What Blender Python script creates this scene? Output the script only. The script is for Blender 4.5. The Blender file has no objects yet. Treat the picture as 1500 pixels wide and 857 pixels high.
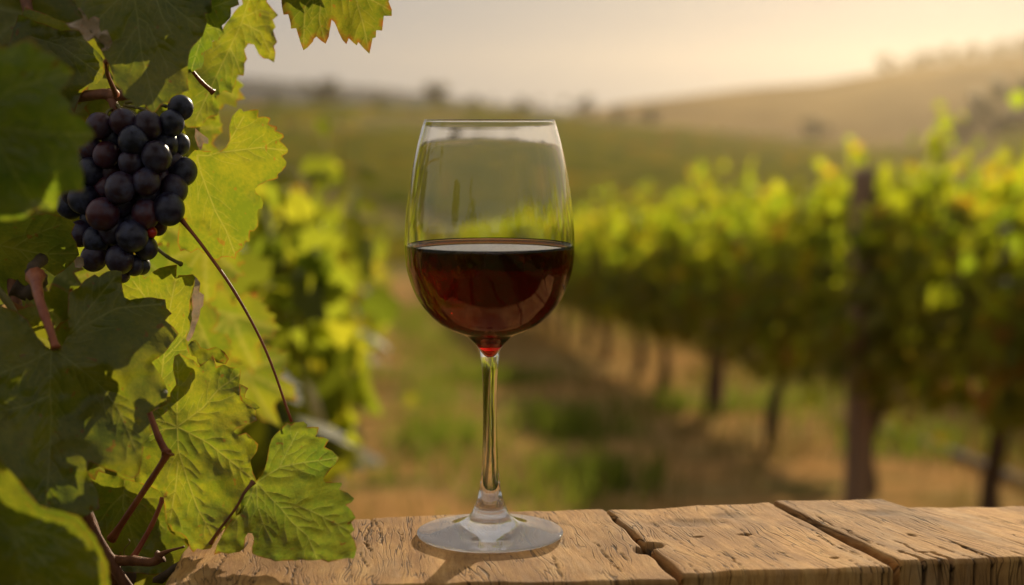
import bpy, bmesh, math, random
import numpy as np
from mathutils import Vector, Matrix, noise
from mathutils.geometry import delaunay_2d_cdt

random.seed(7)
RNG = np.random.default_rng(11)
scene = bpy.context.scene
COL = scene.collection
R = math.radians

# ------------------------------------------------------------------ camera
W0, H0, F = 1500.0, 857.0, 2312.0        # photograph size and focal length in its pixels
CZ = 1.16                                # camera height above the soil
PITCH = R(6.38)
cam_d = bpy.data.cameras.new("camera")
cam = bpy.data.objects.new("camera", cam_d)
COL.objects.link(cam)
cam.location = (0, 0, CZ)
cam.rotation_euler = (R(90) - PITCH, 0, 0)
cam_d.sensor_width = 36.0
cam_d.lens = F / W0 * 36.0
cam_d.clip_start = 0.02
cam_d.clip_end = 9000
cam_d.dof.use_dof = True
cam_d.dof.focus_distance = 0.862
cam_d.dof.aperture_fstop = 5.0
scene.camera = cam

# ------------------------------------------------------------------ light
SUN_EL, SUN_AZ = R(20), R(17)
S = Vector((math.sin(SUN_AZ) * math.cos(SUN_EL), math.cos(SUN_AZ) * math.cos(SUN_EL), math.sin(SUN_EL)))
sun_d = bpy.data.lights.new("sun", 'SUN')
sun_d.energy = 5.0
sun_d.angle = R(0.55)
sun_d.color = (1.0, 0.83, 0.58)
sun = bpy.data.objects.new("sun", sun_d)
sun.rotation_euler = S.to_track_quat('Z', 'Y').to_euler()
sun.location = (20, 60, 40)
COL.objects.link(sun)
wd = bpy.data.worlds.new("World")
scene.world = wd
wd.use_nodes = True
wn = wd.node_tree.nodes
wl = wd.node_tree.links
wn.clear()
sky = wn.new('ShaderNodeTexSky')
sky.sky_type = 'NISHITA'
sky.sun_disc = False
sky.sun_elevation = SUN_EL
sky.sun_rotation = SUN_AZ
sky.dust_density = 3.0
sky.air_density = 1.0
tint = wn.new('ShaderNodeMix'); tint.data_type = 'RGBA'; tint.blend_type = 'MIX'
tint.inputs[0].default_value = 0.985      # thin bright cloud veil over the whole sky
tint.inputs[7].default_value = (4.55, 4.5, 4.5, 1)
wl.new(sky.outputs[0], tint.inputs[6])
bg = wn.new('ShaderNodeBackground'); bg.inputs[1].default_value = 0.08
wo = wn.new('ShaderNodeOutputWorld')
wl.new(tint.outputs[2], bg.inputs[0]); wl.new(bg.outputs[0], wo.inputs[0])
scene.view_settings.view_transform = 'Standard'
scene.view_settings.look = 'None'
scene.view_settings.exposure = 0.05
scene.view_settings.gamma = 1.0
scene.cycles.max_bounces = 14
scene.cycles.transmission_bounces = 12
scene.cycles.transparent_max_bounces = 16
scene.cycles.diffuse_bounces = 4
scene.cycles.glossy_bounces = 5
scene.cycles.volume_bounces = 0
scene.cycles.sample_clamp_indirect = 6.0

# ------------------------------------------------------------------ helpers
CP, SP = math.cos(PITCH), math.sin(PITCH)


def ray(px, py):
    a, b = (px - W0 / 2) / F, -(py - H0 / 2) / F
    return Vector((a, CP + b * SP, -SP + b * CP))


def at(px, py, Y):
    d = ray(px, py)
    return Vector((0, 0, CZ)) + d * (Y / d.y)


def at_z(px, py, z):
    d = ray(px, py)
    return Vector((0, 0, CZ)) + d * ((z - CZ) / d.z)


def elev(py):
    return math.atan((H0 / 2 - py) / F) - PITCH


def empty(name, loc=(0, 0, 0), label=None, cat=None, group=None):
    o = bpy.data.objects.new(name, None)
    COL.objects.link(o)
    o.location = loc
    o.empty_display_size = 0.05
    tag(o, label, cat, group)
    return o


def tag(o, label=None, cat=None, group=None, kind=None):
    if label: o["label"] = label
    if cat: o["category"] = cat
    if group: o["group"] = group
    if kind: o["kind"] = kind
    return o


def mesh_obj(name, verts, faces, mat, parent=None, smooth=True, attrs=None):
    me = bpy.data.meshes.new(name)
    me.from_pydata([tuple(v) for v in verts], [], [tuple(f) for f in faces])
    if attrs:
        for k, a in attrs.items():
            at_ = me.attributes.new(k, 'FLOAT', 'POINT')
            at_.data.foreach_set('value', np.asarray(a, dtype=np.float32))
    me.polygons.foreach_set('use_smooth', [smooth] * len(me.polygons))
    me.update()
    for m in (mat if isinstance(mat, (list, tuple)) else [mat]):
        me.materials.append(m)
    o = bpy.data.objects.new(name, me)
    COL.objects.link(o)
    if parent:
        o.parent = parent
        o.matrix_parent_inverse = Matrix.Translation(-Vector(parent.location)) if parent.type == 'EMPTY' and parent.parent is None else Matrix()
    return o


def catmull(pts, n=6):
    P = [Vector(p) for p in pts]
    if len(P) < 3:
        return [P[0].lerp(P[-1], i / n) for i in range(n + 1)]
    Q = [P[0] * 2 - P[1]] + P + [P[-1] * 2 - P[-2]]
    out = []
    for i in range(1, len(Q) - 2):
        a, b, c, d = Q[i - 1:i + 3]
        for k in range(n):
            t = k / n
            out.append(0.5 * ((2 * b) + (c - a) * t + (2 * a - 5 * b + 4 * c - d) * t * t + (3 * b - a - 3 * c + d) * t ** 3))
    out.append(P[-1])
    return out


def tube_geo(pts, radii, sides=8, n=5, lump=0.0, vo=0):
    c = catmull(pts, n)
    m = len(c)
    rr = np.interp(np.linspace(0, 1, m), np.linspace(0, 1, len(radii)), radii)
    V, Fc = [], []
    up = Vector((0.31, 0.77, 0.55))
    for i, p in enumerate(c):
        t = (c[min(i + 1, m - 1)] - c[max(i - 1, 0)]).normalized()
        a = t.cross(up)
        if a.length < 1e-4: a = t.cross(Vector((1, 0, 0)))
        a.normalize(); b = t.cross(a)
        for k in range(sides):
            w = 2 * math.pi * k / sides
            r = rr[i]
            if lump:
                r *= 1 + lump * noise.noise(Vector((p.x * 60 + 3 * math.cos(w), p.y * 60 + 3 * math.sin(w), p.z * 60)))
            V.append(p + a * (r * math.cos(w)) + b * (r * math.sin(w)))
    for i in range(m - 1):
        for k in range(sides):
            k2 = (k + 1) % sides
            Fc.append((vo + i * sides + k, vo + i * sides + k2, vo + (i + 1) * sides + k2, vo + (i + 1) * sides + k))
    Fc.append(tuple(vo + k for k in reversed(range(sides))))
    Fc.append(tuple(vo + (m - 1) * sides + k for k in range(sides)))
    return V, Fc


def tube(name, pts, radii, mat, parent=None, sides=8, n=5, lump=0.0):
    V, Fc = tube_geo(pts, radii, sides, n, lump)
    return mesh_obj(name, V, Fc, mat, parent)


# ------------------------------------------------------------------ materials
def new_mat(name):
    m = bpy.data.materials.new(name)
    m.use_nodes = True
    nt = m.node_tree
    nt.nodes.clear()
    out = nt.nodes.new('ShaderNodeOutputMaterial')
    return m, nt, out


def ramp(nt, fac, stops):
    r = nt.nodes.new('ShaderNodeValToRGB')
    el = r.color_ramp.elements
    while len(el) < len(stops): el.new(0.5)
    for e, (p, c) in zip(el, stops):
        e.position = p
        e.color = (*c, 1) if len(c) == 3 else c
    nt.links.new(fac, r.inputs[0])
    return r.outputs[0]


def noise_n(nt, vec, scale, detail=4, rough=0.55, dist=0.0):
    n = nt.nodes.new('ShaderNodeTexNoise')
    n.inputs['Scale'].default_value = scale
    n.inputs['Detail'].default_value = detail
    n.inputs['Roughness'].default_value = rough
    n.inputs['Distortion'].default_value = dist
    if vec is not None: nt.links.new(vec, n.inputs['Vector'])
    return n.outputs['Fac']


def mapping(nt, vec, scale=(1, 1, 1), loc=(0, 0, 0), rot=(0, 0, 0)):
    m = nt.nodes.new('ShaderNodeMapping')
    m.inputs['Scale'].default_value = scale
    m.inputs['Location'].default_value = loc
    m.inputs['Rotation'].default_value = rot
    nt.links.new(vec, m.inputs['Vector'])
    return m.outputs[0]


def mixc(nt, fac, a, b, mode='MIX'):
    m = nt.nodes.new('ShaderNodeMix')
    m.data_type = 'RGBA'
    m.blend_type = mode
    for i, s in ((0, fac), (6, a), (7, b)):
        if isinstance(s, (int, float)): m.inputs[i].default_value = s
        elif isinstance(s, tuple): m.inputs[i].default_value = (*s, 1)
        else: nt.links.new(s, m.inputs[i])
    return m.outputs[2]


def math_n(nt, op, a, b=None):
    m = nt.nodes.new('ShaderNodeMath')
    m.operation = op
    for i, s in ((0, a), (1, b)):
        if s is None: continue
        if isinstance(s, (int, float)): m.inputs[i].default_value = s
        else: nt.links.new(s, m.inputs[i])
    return m.outputs[0]


def attr_n(nt, name):
    a = nt.nodes.new('ShaderNodeAttribute')
    a.attribute_name = name
    return a.outputs['Fac']


def texco(nt, which='Object'):
    return nt.nodes.new('ShaderNodeTexCoord').outputs[which]


def position(nt):
    return nt.nodes.new('ShaderNodeNewGeometry').outputs['Position']


def bump(nt, h, strength=0.3, dist=0.002, normal=None):
    b = nt.nodes.new('ShaderNodeBump')
    b.inputs['Strength'].default_value = strength
    b.inputs['Distance'].default_value = dist
    nt.links.new(h, b.inputs['Height'])
    if normal: nt.links.new(normal, b.inputs['Normal'])
    return b.outputs[0]


def principled(nt, base, rough=0.6, spec=0.4, normal=None):
    p = nt.nodes.new('ShaderNodeBsdfPrincipled')
    for k, s in (('Base Color', base), ('Roughness', rough), ('Specular IOR Level', spec)):
        if isinstance(s, tuple): p.inputs[k].default_value = (*s, 1)
        elif isinstance(s, (int, float)): p.inputs[k].default_value = s
        else: nt.links.new(s, p.inputs[k])
    if normal: nt.links.new(normal, p.inputs['Normal'])
    return p


def leaf_mat(name, refl, trans, vein_c=(0.30, 0.32, 0.07), dark=0.6, mix=0.52, edge=(0.20, 0.085, 0.015), edge_w=0.14, rough=0.38):
    """leaf with pigment mottling, pale veins, browned margin; light passes through the blade"""
    m, nt, out = new_mat(name)
    pos = position(nt)
    n1 = noise_n(nt, pos, 38, 4, 0.6)
    n2 = noise_n(nt, pos, 420, 3, 0.65)
    n3 = noise_n(nt, pos, 130, 2, 0.5)
    vein = attr_n(nt, 'vein')
    edg = attr_n(nt, 'edge')
    mot = math_n(nt, 'MULTIPLY_ADD', n1, 0.9)
    mot.node.inputs[2].default_value = 0.1
    fac = math_n(nt, 'ADD', math_n(nt, 'MULTIPLY', n1, 0.65), math_n(nt, 'MULTIPLY', n2, 0.35))
    lo = tuple(c * dark for c in refl)
    hi = (refl[0] * 1.35 + 0.01, refl[1] * 1.2, refl[2] * 1.1)
    c1 = ramp(nt, fac, [(0.35, lo), (0.65, hi)])
    tlo = (trans[0] * 0.66, trans[1] * 0.80, trans[2] * 0.8)
    thi = (min(trans[0] * 1.18, 0.9), trans[1] * 1.06, trans[2])
    t1 = ramp(nt, fac, [(0.40, tlo), (0.60, thi)])
    # veins carry less green pigment
    c1 = mixc(nt, math_n(nt, 'MULTIPLY', vein, 0.9), c1, vein_c)
    t1 = mixc(nt, math_n(nt, 'MULTIPLY', vein, 0.75), t1, (trans[0] * 1.35, trans[1] * 1.15, trans[2] * 3.0))
    # brown margin and specks
    e = math_n(nt, 'MULTIPLY', ramp(nt, edg, [(0.0, (1, 1, 1)), (edge_w, (0, 0, 0))]), ramp(nt, n3, [(0.42, (0, 0, 0)), (0.60, (1, 1, 1))]))
    sp = ramp(nt, noise_n(nt, pos, 190, 1, 0.5), [(0.71, (0, 0, 0)), (0.76, (1, 1, 1))])
    e = math_n(nt, 'MAXIMUM', e, math_n(nt, 'MULTIPLY', sp, 0.6))
    c1 = mixc(nt, e, c1, edge)
    t1 = mixc(nt, e, t1, (edge[0] * 1.5, edge[1] * 1.1, edge[2]))
    h = math_n(nt, 'ADD', math_n(nt, 'MULTIPLY', n2, 0.5), math_n(nt, 'MULTIPLY', noise_n(nt, pos, 160, 3, 0.5), 1.0))
    nrm = bump(nt, h, 0.38, 0.0016)
    p = principled(nt, c1, rough, 0.5, nrm)
    t = nt.nodes.new('ShaderNodeBsdfTranslucent')
    nt.links.new(t1, t.inputs['Color']); nt.links.new(nrm, t.inputs['Normal'])
    mx = nt.nodes.new('ShaderNodeMixShader'); mx.inputs[0].default_value = mix
    nt.links.new(p.outputs[0], mx.inputs[1]); nt.links.new(t.outputs[0], mx.inputs[2])
    nt.links.new(mx.outputs[0], out.inputs[0])
    return m


def row_leaf_mat(name, refl, trans, spread=0.35, mix=0.5):
    m, nt, out = new_mat(name)
    rnd = attr_n(nt, 'rnd')
    a = tuple(c * (1 - spread) for c in refl); b = (refl[0] * (1 + spread) + 0.01, refl[1] * (1 + spread * 0.7), refl[2])
    c1 = ramp(nt, rnd, [(0.0, a), (0.9, b), (0.97, (refl[0] * 2.2 + 0.03, refl[1] * 1.1, refl[2]))])
    ta = (trans[0] * 0.7, trans[1] * 0.85, trans[2]); tb = (trans[0] * 1.2, trans[1] * 1.08, trans[2])
    t1 = ramp(nt, rnd, [(0.0, ta), (0.9, tb), (0.98, (trans[0] * 1.3, trans[1] * 0.75, trans[2]))])
    p = principled(nt, c1, 0.6, 0.12)
    t = nt.nodes.new('ShaderNodeBsdfTranslucent')
    nt.links.new(t1, t.inputs['Color'])
    mx = nt.nodes.new('ShaderNodeMixShader'); mx.inputs[0].default_value = mix
    nt.links.new(p.outputs[0], mx.inputs[1]); nt.links.new(t.outputs[0], mx.inputs[2])
    nt.links.new(mx.outputs[0], out.inputs[0])
    return m


def bark_mat(name, c0, c1, scale=120, rough=0.8, bs=0.5, stretch=(1, 1, 0.25)):
    m, nt, out = new_mat(name)
    v = mapping(nt, texco(nt), stretch)
    n = noise_n(nt, v, scale, 5, 0.65)
    c = ramp(nt, n, [(0.3, c0), (0.7, c1)])
    p = principled(nt, c, rough, 0.3, bump(nt, n, bs, 0.003))
    nt.links.new(p.outputs[0], out.inputs[0])
    return m


M = {}
M['leaf_hero'] = leaf_mat('leaf_green', (0.075, 0.115, 0.016), (0.285, 0.365, 0.021))
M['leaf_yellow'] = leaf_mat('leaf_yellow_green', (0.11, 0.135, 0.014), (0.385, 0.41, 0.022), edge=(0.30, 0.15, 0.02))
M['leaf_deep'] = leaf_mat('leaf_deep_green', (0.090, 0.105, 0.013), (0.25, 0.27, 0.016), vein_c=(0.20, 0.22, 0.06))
M['leaf_top'] = leaf_mat('leaf_olive', (0.085, 0.105, 0.016), (0.28, 0.285, 0.018), edge=(0.26, 0.11, 0.02), edge_w=0.5)
M['leaf_dry'] = leaf_mat('leaf_dry', (0.50, 0.40, 0.28), (0.40, 0.30, 0.19), vein_c=(0.5, 0.4, 0.28), dark=0.75, mix=0.35, edge=(0.35, 0.22, 0.13))
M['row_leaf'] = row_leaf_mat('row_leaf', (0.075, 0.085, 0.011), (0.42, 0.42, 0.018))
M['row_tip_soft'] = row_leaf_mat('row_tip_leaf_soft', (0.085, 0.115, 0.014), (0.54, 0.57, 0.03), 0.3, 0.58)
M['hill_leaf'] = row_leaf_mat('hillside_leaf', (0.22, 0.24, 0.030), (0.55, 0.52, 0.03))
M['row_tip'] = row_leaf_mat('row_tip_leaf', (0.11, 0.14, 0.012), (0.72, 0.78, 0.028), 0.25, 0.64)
M['bark'] = bark_mat('vine_bark', (0.035, 0.022, 0.014), (0.13, 0.085, 0.05), 40)
M['post'] = bark_mat('post_wood', (0.20, 0.12, 0.075), (0.36, 0.23, 0.15), 30, 0.85, 0.4, (1, 1, 0.06))
M['petiole'] = bark_mat('red_petiole', (0.20, 0.045, 0.022), (0.36, 0.11, 0.04), 150, 0.45, 0.15)
M['cane'] = bark_mat('brown_cane', (0.10, 0.035, 0.016), (0.26, 0.10, 0.04), 130, 0.6, 0.4)
M['greenstem'] = bark_mat('green_stem', (0.10, 0.09, 0.02), (0.20, 0.16, 0.04), 100, 0.5, 0.2)

# grapes: blue-black skin with a dusty bloom
m, nt, out = new_mat('grape_skin')
oi = nt.nodes.new('ShaderNodeObjectInfo')
pos = position(nt)
n1 = noise_n(nt, pos, 260, 5, 0.65)
n2 = noise_n(nt, pos, 90, 3, 0.5)
base = ramp(nt, oi.outputs['Random'], [(0.0, (0.006, 0.005, 0.014)), (0.45, (0.012, 0.007, 0.018)), (0.75, (0.034, 0.008, 0.014)), (1.0, (0.075, 0.012, 0.014))])
bloom = math_n(nt, 'MULTIPLY', ramp(nt, n1, [(0.38, (0.10, 0.10, 0.10)), (0.60, (1, 1, 1))]), ramp(nt, n2, [(0.36, (0.12, 0.12, 0.12)), (0.62, (1, 1, 1))]))
c = mixc(nt, math_n(nt, 'MULTIPLY', bloom, 0.74), base, (0.066, 0.074, 0.135))
rg = math_n(nt, 'MULTIPLY_ADD', bloom, 0.30); rg.node.inputs[2].default_value = 0.30
p = principled(nt, c, rg, 0.45, bump(nt, n1, 0.10, 0.0006))
nt.links.new(p.outputs[0], out.inputs[0])
M['grape'] = m
m, nt, out = new_mat('grape_unripe')
p = principled(nt, (0.55, 0.03, 0.02), 0.3, 0.5)
p.inputs['Subsurface Weight'].default_value = 0.5
p.inputs['Subsurface Radius'].default_value = (0.004, 0.001, 0.001)
nt.links.new(p.outputs[0], out.inputs[0])
M['unripe'] = m

# glass and wine
m, nt, out = new_mat('clear_glass')
g = nt.nodes.new('ShaderNodeBsdfGlass'); g.inputs['IOR'].default_value = 1.5; g.inputs['Roughness'].default_value = 0.0
g.inputs['Color'].default_value = (0.985, 0.985, 0.98, 1)
nt.links.new(g.outputs[0], out.inputs[0])
M['glass'] = m
m, nt, out = new_mat('red_wine')
g = nt.nodes.new('ShaderNodeBsdfGlass'); g.inputs['IOR'].default_value = 1.34; g.inputs['Roughness'].default_value = 0.0
g.inputs['Color'].default_value = (1, 1, 1, 1)
va = nt.nodes.new('ShaderNodeVolumeAbsorption')
va.inputs['Color'].default_value = (0.940, 0.0, 0.06, 1)
va.inputs['Density'].default_value = 700
nt.links.new(g.outputs[0], out.inputs[0]); nt.links.new(va.outputs[0], out.inputs[1])
M['wine'] = m


# the flat disc of the foot is thin: part of the light goes straight through
m, nt, out = new_mat('foot_glass')
g = nt.nodes.new('ShaderNodeBsdfGlass'); g.inputs['IOR'].default_value = 1.5; g.inputs['Roughness'].default_value = 0.0
fr = nt.nodes.new('ShaderNodeFresnel')
bf = nt.nodes.new('ShaderNodeNewGeometry').outputs['Backfacing']
nt.links.new(math_n(nt, 'ADD', math_n(nt, 'MULTIPLY', bf, 1.0 / 1.5 - 1.5), 1.5), fr.inputs['IOR'])
gl = nt.nodes.new('ShaderNodeBsdfGlossy'); gl.inputs['Roughness'].default_value = 0.0
tr = nt.nodes.new('ShaderNodeBsdfTransparent')
m1 = nt.nodes.new('ShaderNodeMixShader'); m2 = nt.nodes.new('ShaderNodeMixShader'); m2.inputs[0].default_value = 0.84
nt.links.new(fr.outputs[0], m1.inputs[0]); nt.links.new(tr.outputs[0], m1.inputs[1]); nt.links.new(gl.outputs[0], m1.inputs[2])
nt.links.new(m1.outputs[0], m2.inputs[1]); nt.links.new(g.outputs[0], m2.inputs[2]); nt.links.new(m2.outputs[0], out.inputs[0])
M['glass_foot'] = m


# weathered wood, in plank space (attribute s across, t along)
def plank_mat(name, seed, tone=1.0):
    m, nt, out = new_mat(name)
    tc = texco(nt, 'UV')
    sep = nt.nodes.new('ShaderNodeSeparateXYZ'); nt.links.new(tc, sep.inputs[0])
    off = (seed * 3.7, seed * 1.9, 0)
    grain_v = mapping(nt, tc, (1.0, 0.09, 1), off)
    warp = noise_n(nt, mapping(nt, tc, (1, 0.35, 1), off), 22, 3, 0.5)
    addv = nt.nodes.new('ShaderNodeVectorMath'); addv.operation = 'MULTIPLY_ADD'
    cmb = nt.nodes.new('ShaderNodeCombineXYZ'); nt.links.new(warp, cmb.inputs[0])
    nt.links.new(cmb.outputs[0], addv.inputs[0]); addv.inputs[1].default_value = (0.028, 0, 0); nt.links.new(grain_v, addv.inputs[2])
    gv = addv.outputs[0]
    g1 = noise_n(nt, gv, 420, 5, 0.75)
    g2 = noise_n(nt, gv, 90, 4, 0.65)
    g3 = noise_n(nt, mapping(nt, tc, (1, 0.55, 1), off), 26, 5, 0.65)
    fine = noise_n(nt, mapping(nt, tc, (1, 0.3, 1), off), 1500, 4, 0.75)
    f = math_n(nt, 'ADD', math_n(nt, 'MULTIPLY', g1, 0.55), math_n(nt, 'ADD', math_n(nt, 'MULTIPLY', g2, 0.30), math_n(nt, 'MULTIPLY', fine, 0.15)))
    c = ramp(nt, f, [(0.30, (0.10 * tone, 0.042 * tone, 0.011 * tone)), (0.47, (0.33 * tone, 0.166 * tone, 0.050 * tone)), (0.66, (0.50 * tone, 0.292 * tone, 0.100 * tone))])
    c = mixc(nt, ramp(nt, g3, [(0.40, (0.70, 0.70, 0.70)), (0.60, (0, 0, 0))]), c, (0.18 * tone, 0.090 * tone, 0.033 * tone))
    st_ = ramp(nt, noise_n(nt, mapping(nt, tc, (1, 0.4, 1), (seed * 7.1, 3.3, 0)), 16, 6, 0.7, 0.6), [(0.52, (0, 0, 0)), (0.70, (0.6, 0.6, 0.6))])
    c = mixc(nt, st_, c, (0.105, 0.060, 0.028))
    gr_ = ramp(nt, noise_n(nt, mapping(nt, tc, (1, 0.25, 1), (2.2, seed * 5.1, 0)), 30, 5, 0.7), [(0.50, (0, 0, 0)), (0.72, (0.35, 0.35, 0.35))])
    c = mixc(nt, gr_, c, (0.46 * tone, 0.34 * tone, 0.20 * tone))
    crack = attr_n(nt, 'crack')
    c = mixc(nt, crack, c, (0.045, 0.024, 0.012))
    # hairline drying checks: long thin lines that stop and start
    hl = noise_n(nt, mapping(nt, gv, (1, 0.75, 1)), 330, 1, 0.4)
    lines = ramp(nt, math_n(nt, 'ABSOLUTE', math_n(nt, 'SUBTRACT', hl, 0.5)), [(0.0, (1, 1, 1)), (0.030, (0, 0, 0))])
    gate = ramp(nt, noise_n(nt, mapping(nt, tc, (1, 0.5, 1), off), 48, 2, 0.5), [(0.43, (0, 0, 0)), (0.54, (1, 1, 1))])
    hair = math_n(nt, 'MULTIPLY', lines, gate)
    c = mixc(nt, math_n(nt, 'MULTIPLY', hair, 0.85), c, (0.06, 0.030, 0.013))
    h = math_n(nt, 'ADD', math_n(nt, 'MULTIPLY', g1, 0.9), math_n(nt, 'MULTIPLY', fine, 0.7))
    h = math_n(nt, 'SUBTRACT', h, math_n(nt, 'MULTIPLY', hair, 1.6))
    nrm = bump(nt, h, 0.6, 0.0008)
    p = principled(nt, c, 0.8, 0.12, nrm)
    nt.links.new(p.outputs[0], out.inputs[0])
    return m


# soil under the vines
m, nt, out = new_mat('dry_soil')
pos = position(nt)
n1 = noise_n(nt, pos, 0.9, 5, 0.6)
n2 = noise_n(nt, pos, 9, 5, 0.7)
n3 = noise_n(nt, pos, 2.6, 3, 0.5)
c = ramp(nt, n2, [(0.3, (0.32, 0.165, 0.058)), (0.7, (0.62, 0.350, 0.130))])
c = mixc(nt, ramp(nt, n1, [(0.45, (0, 0, 0)), (0.62, (0.7, 0.7, 0.7))]), c, (0.30, 0.235, 0.095))
c = mixc(nt, ramp(nt, n3, [(0.56, (0, 0, 0)), (0.68, (0.75, 0.75, 0.75))]), c, (0.10, 0.12, 0.03))
# unseen dark grass around the table, added to darken reflections in the wine
sx = nt.nodes.new('ShaderNodeSeparateXYZ'); nt.links.new(pos, sx.inputs[0])
hd = math_n(nt, 'ADD', sx.outputs[1], math_n(nt, 'MULTIPLY', n3, 2.0))
c = mixc(nt, ramp(nt, math_n(nt, 'MULTIPLY', hd, 0.1), [(0.42, (1, 1, 1)), (0.56, (0, 0, 0))]), c, ramp(nt, n2, [(0.3, (0.030, 0.042, 0.010)), (0.7, (0.062, 0.070, 0.020))]))
p = principled(nt, c, 1.0, 0.0, bump(nt, n2, 0.9, 0.05))
nt.links.new(p.outputs[0], out.inputs[0])
M['soil'] = m
m, nt, out = new_mat('hillside_soil')
pos = position(nt)
n1 = noise_n(nt, pos, 0.018, 4, 0.55)
n2 = noise_n(nt, pos, 0.4, 4, 0.6)
c = ramp(nt, n2, [(0.3, (0.17, 0.115, 0.045)), (0.7, (0.30, 0.205, 0.085))])
c = mixc(nt, ramp(nt, n1, [(0.38, (0, 0, 0)), (0.55, (0.85, 0.85, 0.85))]), c, (0.17, 0.165, 0.04))
p = principled(nt, c, 1.0, 0.0)
nt.links.new(p.outputs[0], out.inputs[0])
M['hill'] = m


def simple_noise_mat(name, scale, c0, c1, rough=0.95):
    m, nt, out = new_mat(name)
    n = noise_n(nt, position(nt), scale, 5, 0.6)
    p = principled(nt, ramp(nt, n, [(0.35, c0), (0.65, c1)]), rough, 0.0)
    nt.links.new(p.outputs[0], out.inputs[0])
    return m


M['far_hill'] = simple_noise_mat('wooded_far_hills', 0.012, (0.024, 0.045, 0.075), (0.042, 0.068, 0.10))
M['right_hill'] = simple_noise_mat('dry_hill', 0.02, (0.15, 0.088, 0.026), (0.30, 0.185, 0.056))
M['dry_grass'] = row_leaf_mat('dry_grass_blade', (0.30, 0.22, 0.085), (0.34, 0.24, 0.07), 0.4, 0.35)
M['green_grass'] = row_leaf_mat('green_grass_blade', (0.085, 0.125, 0.018), (0.28, 0.34, 0.03), 0.4, 0.45)
M['hose'] = simple_noise_mat('grey_hose', 20, (0.30, 0.27, 0.24), (0.40, 0.36, 0.32), 0.6)
M['tree'] = row_leaf_mat('tree_leaf', (0.026, 0.038, 0.010), (0.06, 0.07, 0.012), 0.35, 0.3)

# ------------------------------------------------------------------ terrain
ALPHA = R(4.6)                        # rows run slightly left of the view
UD = np.array([-math.sin(ALPHA), math.cos(ALPHA)])
VD = np.array([math.cos(ALPHA), math.sin(ALPHA)])
SLOPE = math.tan(R(4.76))


def uv_xy(u, v):
    p = UD * u + VD * v
    return float(p[0]), float(p[1])


def smooth(t):
    t = np.clip(t, 0, 1)
    return t * t * (3 - 2 * t)


def az_of_px(px):
    return math.atan((px - W0 / 2) / F / CP)


def prof(tab, D):
    az = np.array([az_of_px(p) for p, _ in tab])
    z = np.array([CZ + D * math.tan(elev(y)) for _, y in tab])
    return az, z


MID = prof([(-900, 150), (0, 158), (300, 162), (450, 160), (600, 164), (700, 165), (830, 172), (900, 184), (1000, 191), (1100, 203), (1200, 214), (1320, 222), (1420, 205), (1500, 190), (1800, 170), (2500, 150)], 350)
RIGHT = prof([(300, 330), (650, 230), (780, 175), (870, 161), (900, 153), (1000, 141), (1100, 129), (1200, 122), (1290, 106), (1400, 92), (1500, 83), (1700, 66), (2100, 60), (3000, 90)], 700)
LEFT = prof([(-1500, 130), (-600, 90), (0, 98), (200, 105), (330, 113), (400, 117), (480, 125), (560, 129), (640, 140), (720, 151), (780, 154), (830, 163), (1000, 176), (1300, 215), (1700, 230)], 900)


def near_z(x, y):
    u = x * UD[0] + y * UD[1]
    return -SLOPE * np.clip(u, -30, 80)


def ground_z(x, y):
    x = np.asarray(x, float); y = np.asarray(y, float)
    D = np.hypot(x, y); az = np.arctan2(x, y)
    z0 = near_z(x, y)
    zc = np.interp(az, *MID)
    w = smooth((D - 85) / 265.0)
    zf = z0 * (1 - w) + zc * w
    back = smooth((D - 352) / 90.0)
    zf = zf * (1 - back) + np.minimum(zf, -11.0) * back
    front = smooth((1.35 - np.abs(az)) / 0.3)
    return z0 * (1 - front) + zf * front


def polar_sheet(name, Ds, azs, zfun, mats, split=None, kind='structure', label=None):
    V = []
    for D in Ds:
        x = D * np.sin(azs); y = D * np.cos(azs)
        z = zfun(x, y)
        V.append(np.stack([x, y, z], 1))
    V = np.concatenate(V)
    n = len(azs)
    closed = abs(azs[-1] - azs[0]) > 6.2
    Fc = []
    for i in range(len(Ds) - 1):
        for k in range(n if closed else n - 1):
            k2 = (k + 1) % n
            Fc.append((i * n + k, i * n + k2, (i + 1) * n + k2, (i + 1) * n + k))
    if closed:
        V = np.concatenate([V, [[0, 0, float(near_z(0.0, 0.0))]]])
        for k in range(n): Fc.append((len(V) - 1, (k + 1) % n, k))
    o = mesh_obj(name, V, Fc, mats)
    if split:
        for p in o.data.polygons:
            if np.hypot(p.center.x, p.center.y) > split: p.material_index = 1
    tag(o, label, None, None, kind)
    return o


azs = np.concatenate([np.linspace(-math.pi, -0.7, 40, endpoint=False), np.linspace(-0.7, 0.7, 180, endpoint=False), np.linspace(0.7, math.pi, 40, endpoint=False)])
azs = np.append(azs, math.pi - 1e-4)
Ds = np.concatenate([np.linspace(0.5, 20, 60), np.geomspace(21, 420, 90), np.geomspace(450, 3200, 14)])
polar_sheet('ground', Ds, azs, ground_z, [M['soil'], M['hill']], split=62, label='tan dry soil between the vine rows falling away to the valley hillside')


def hill_fun(P, D0, width, rough, seed):
    def f(x, y):
        D = np.hypot(x, y); az = np.arctan2(x, y)
        zc = np.interp(az, *P)
        w = 1 - smooth(np.abs(D - D0) / width)
        nz = np.array([noise.fractal(Vector((a * 0.01 + seed, b * 0.01, 0)), 0.8, 2.1, 5) for a, b in zip(x, y)])
        return -16 + (zc + 16) * w + nz * rough * (1 - w) * w * 4
    return f


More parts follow.
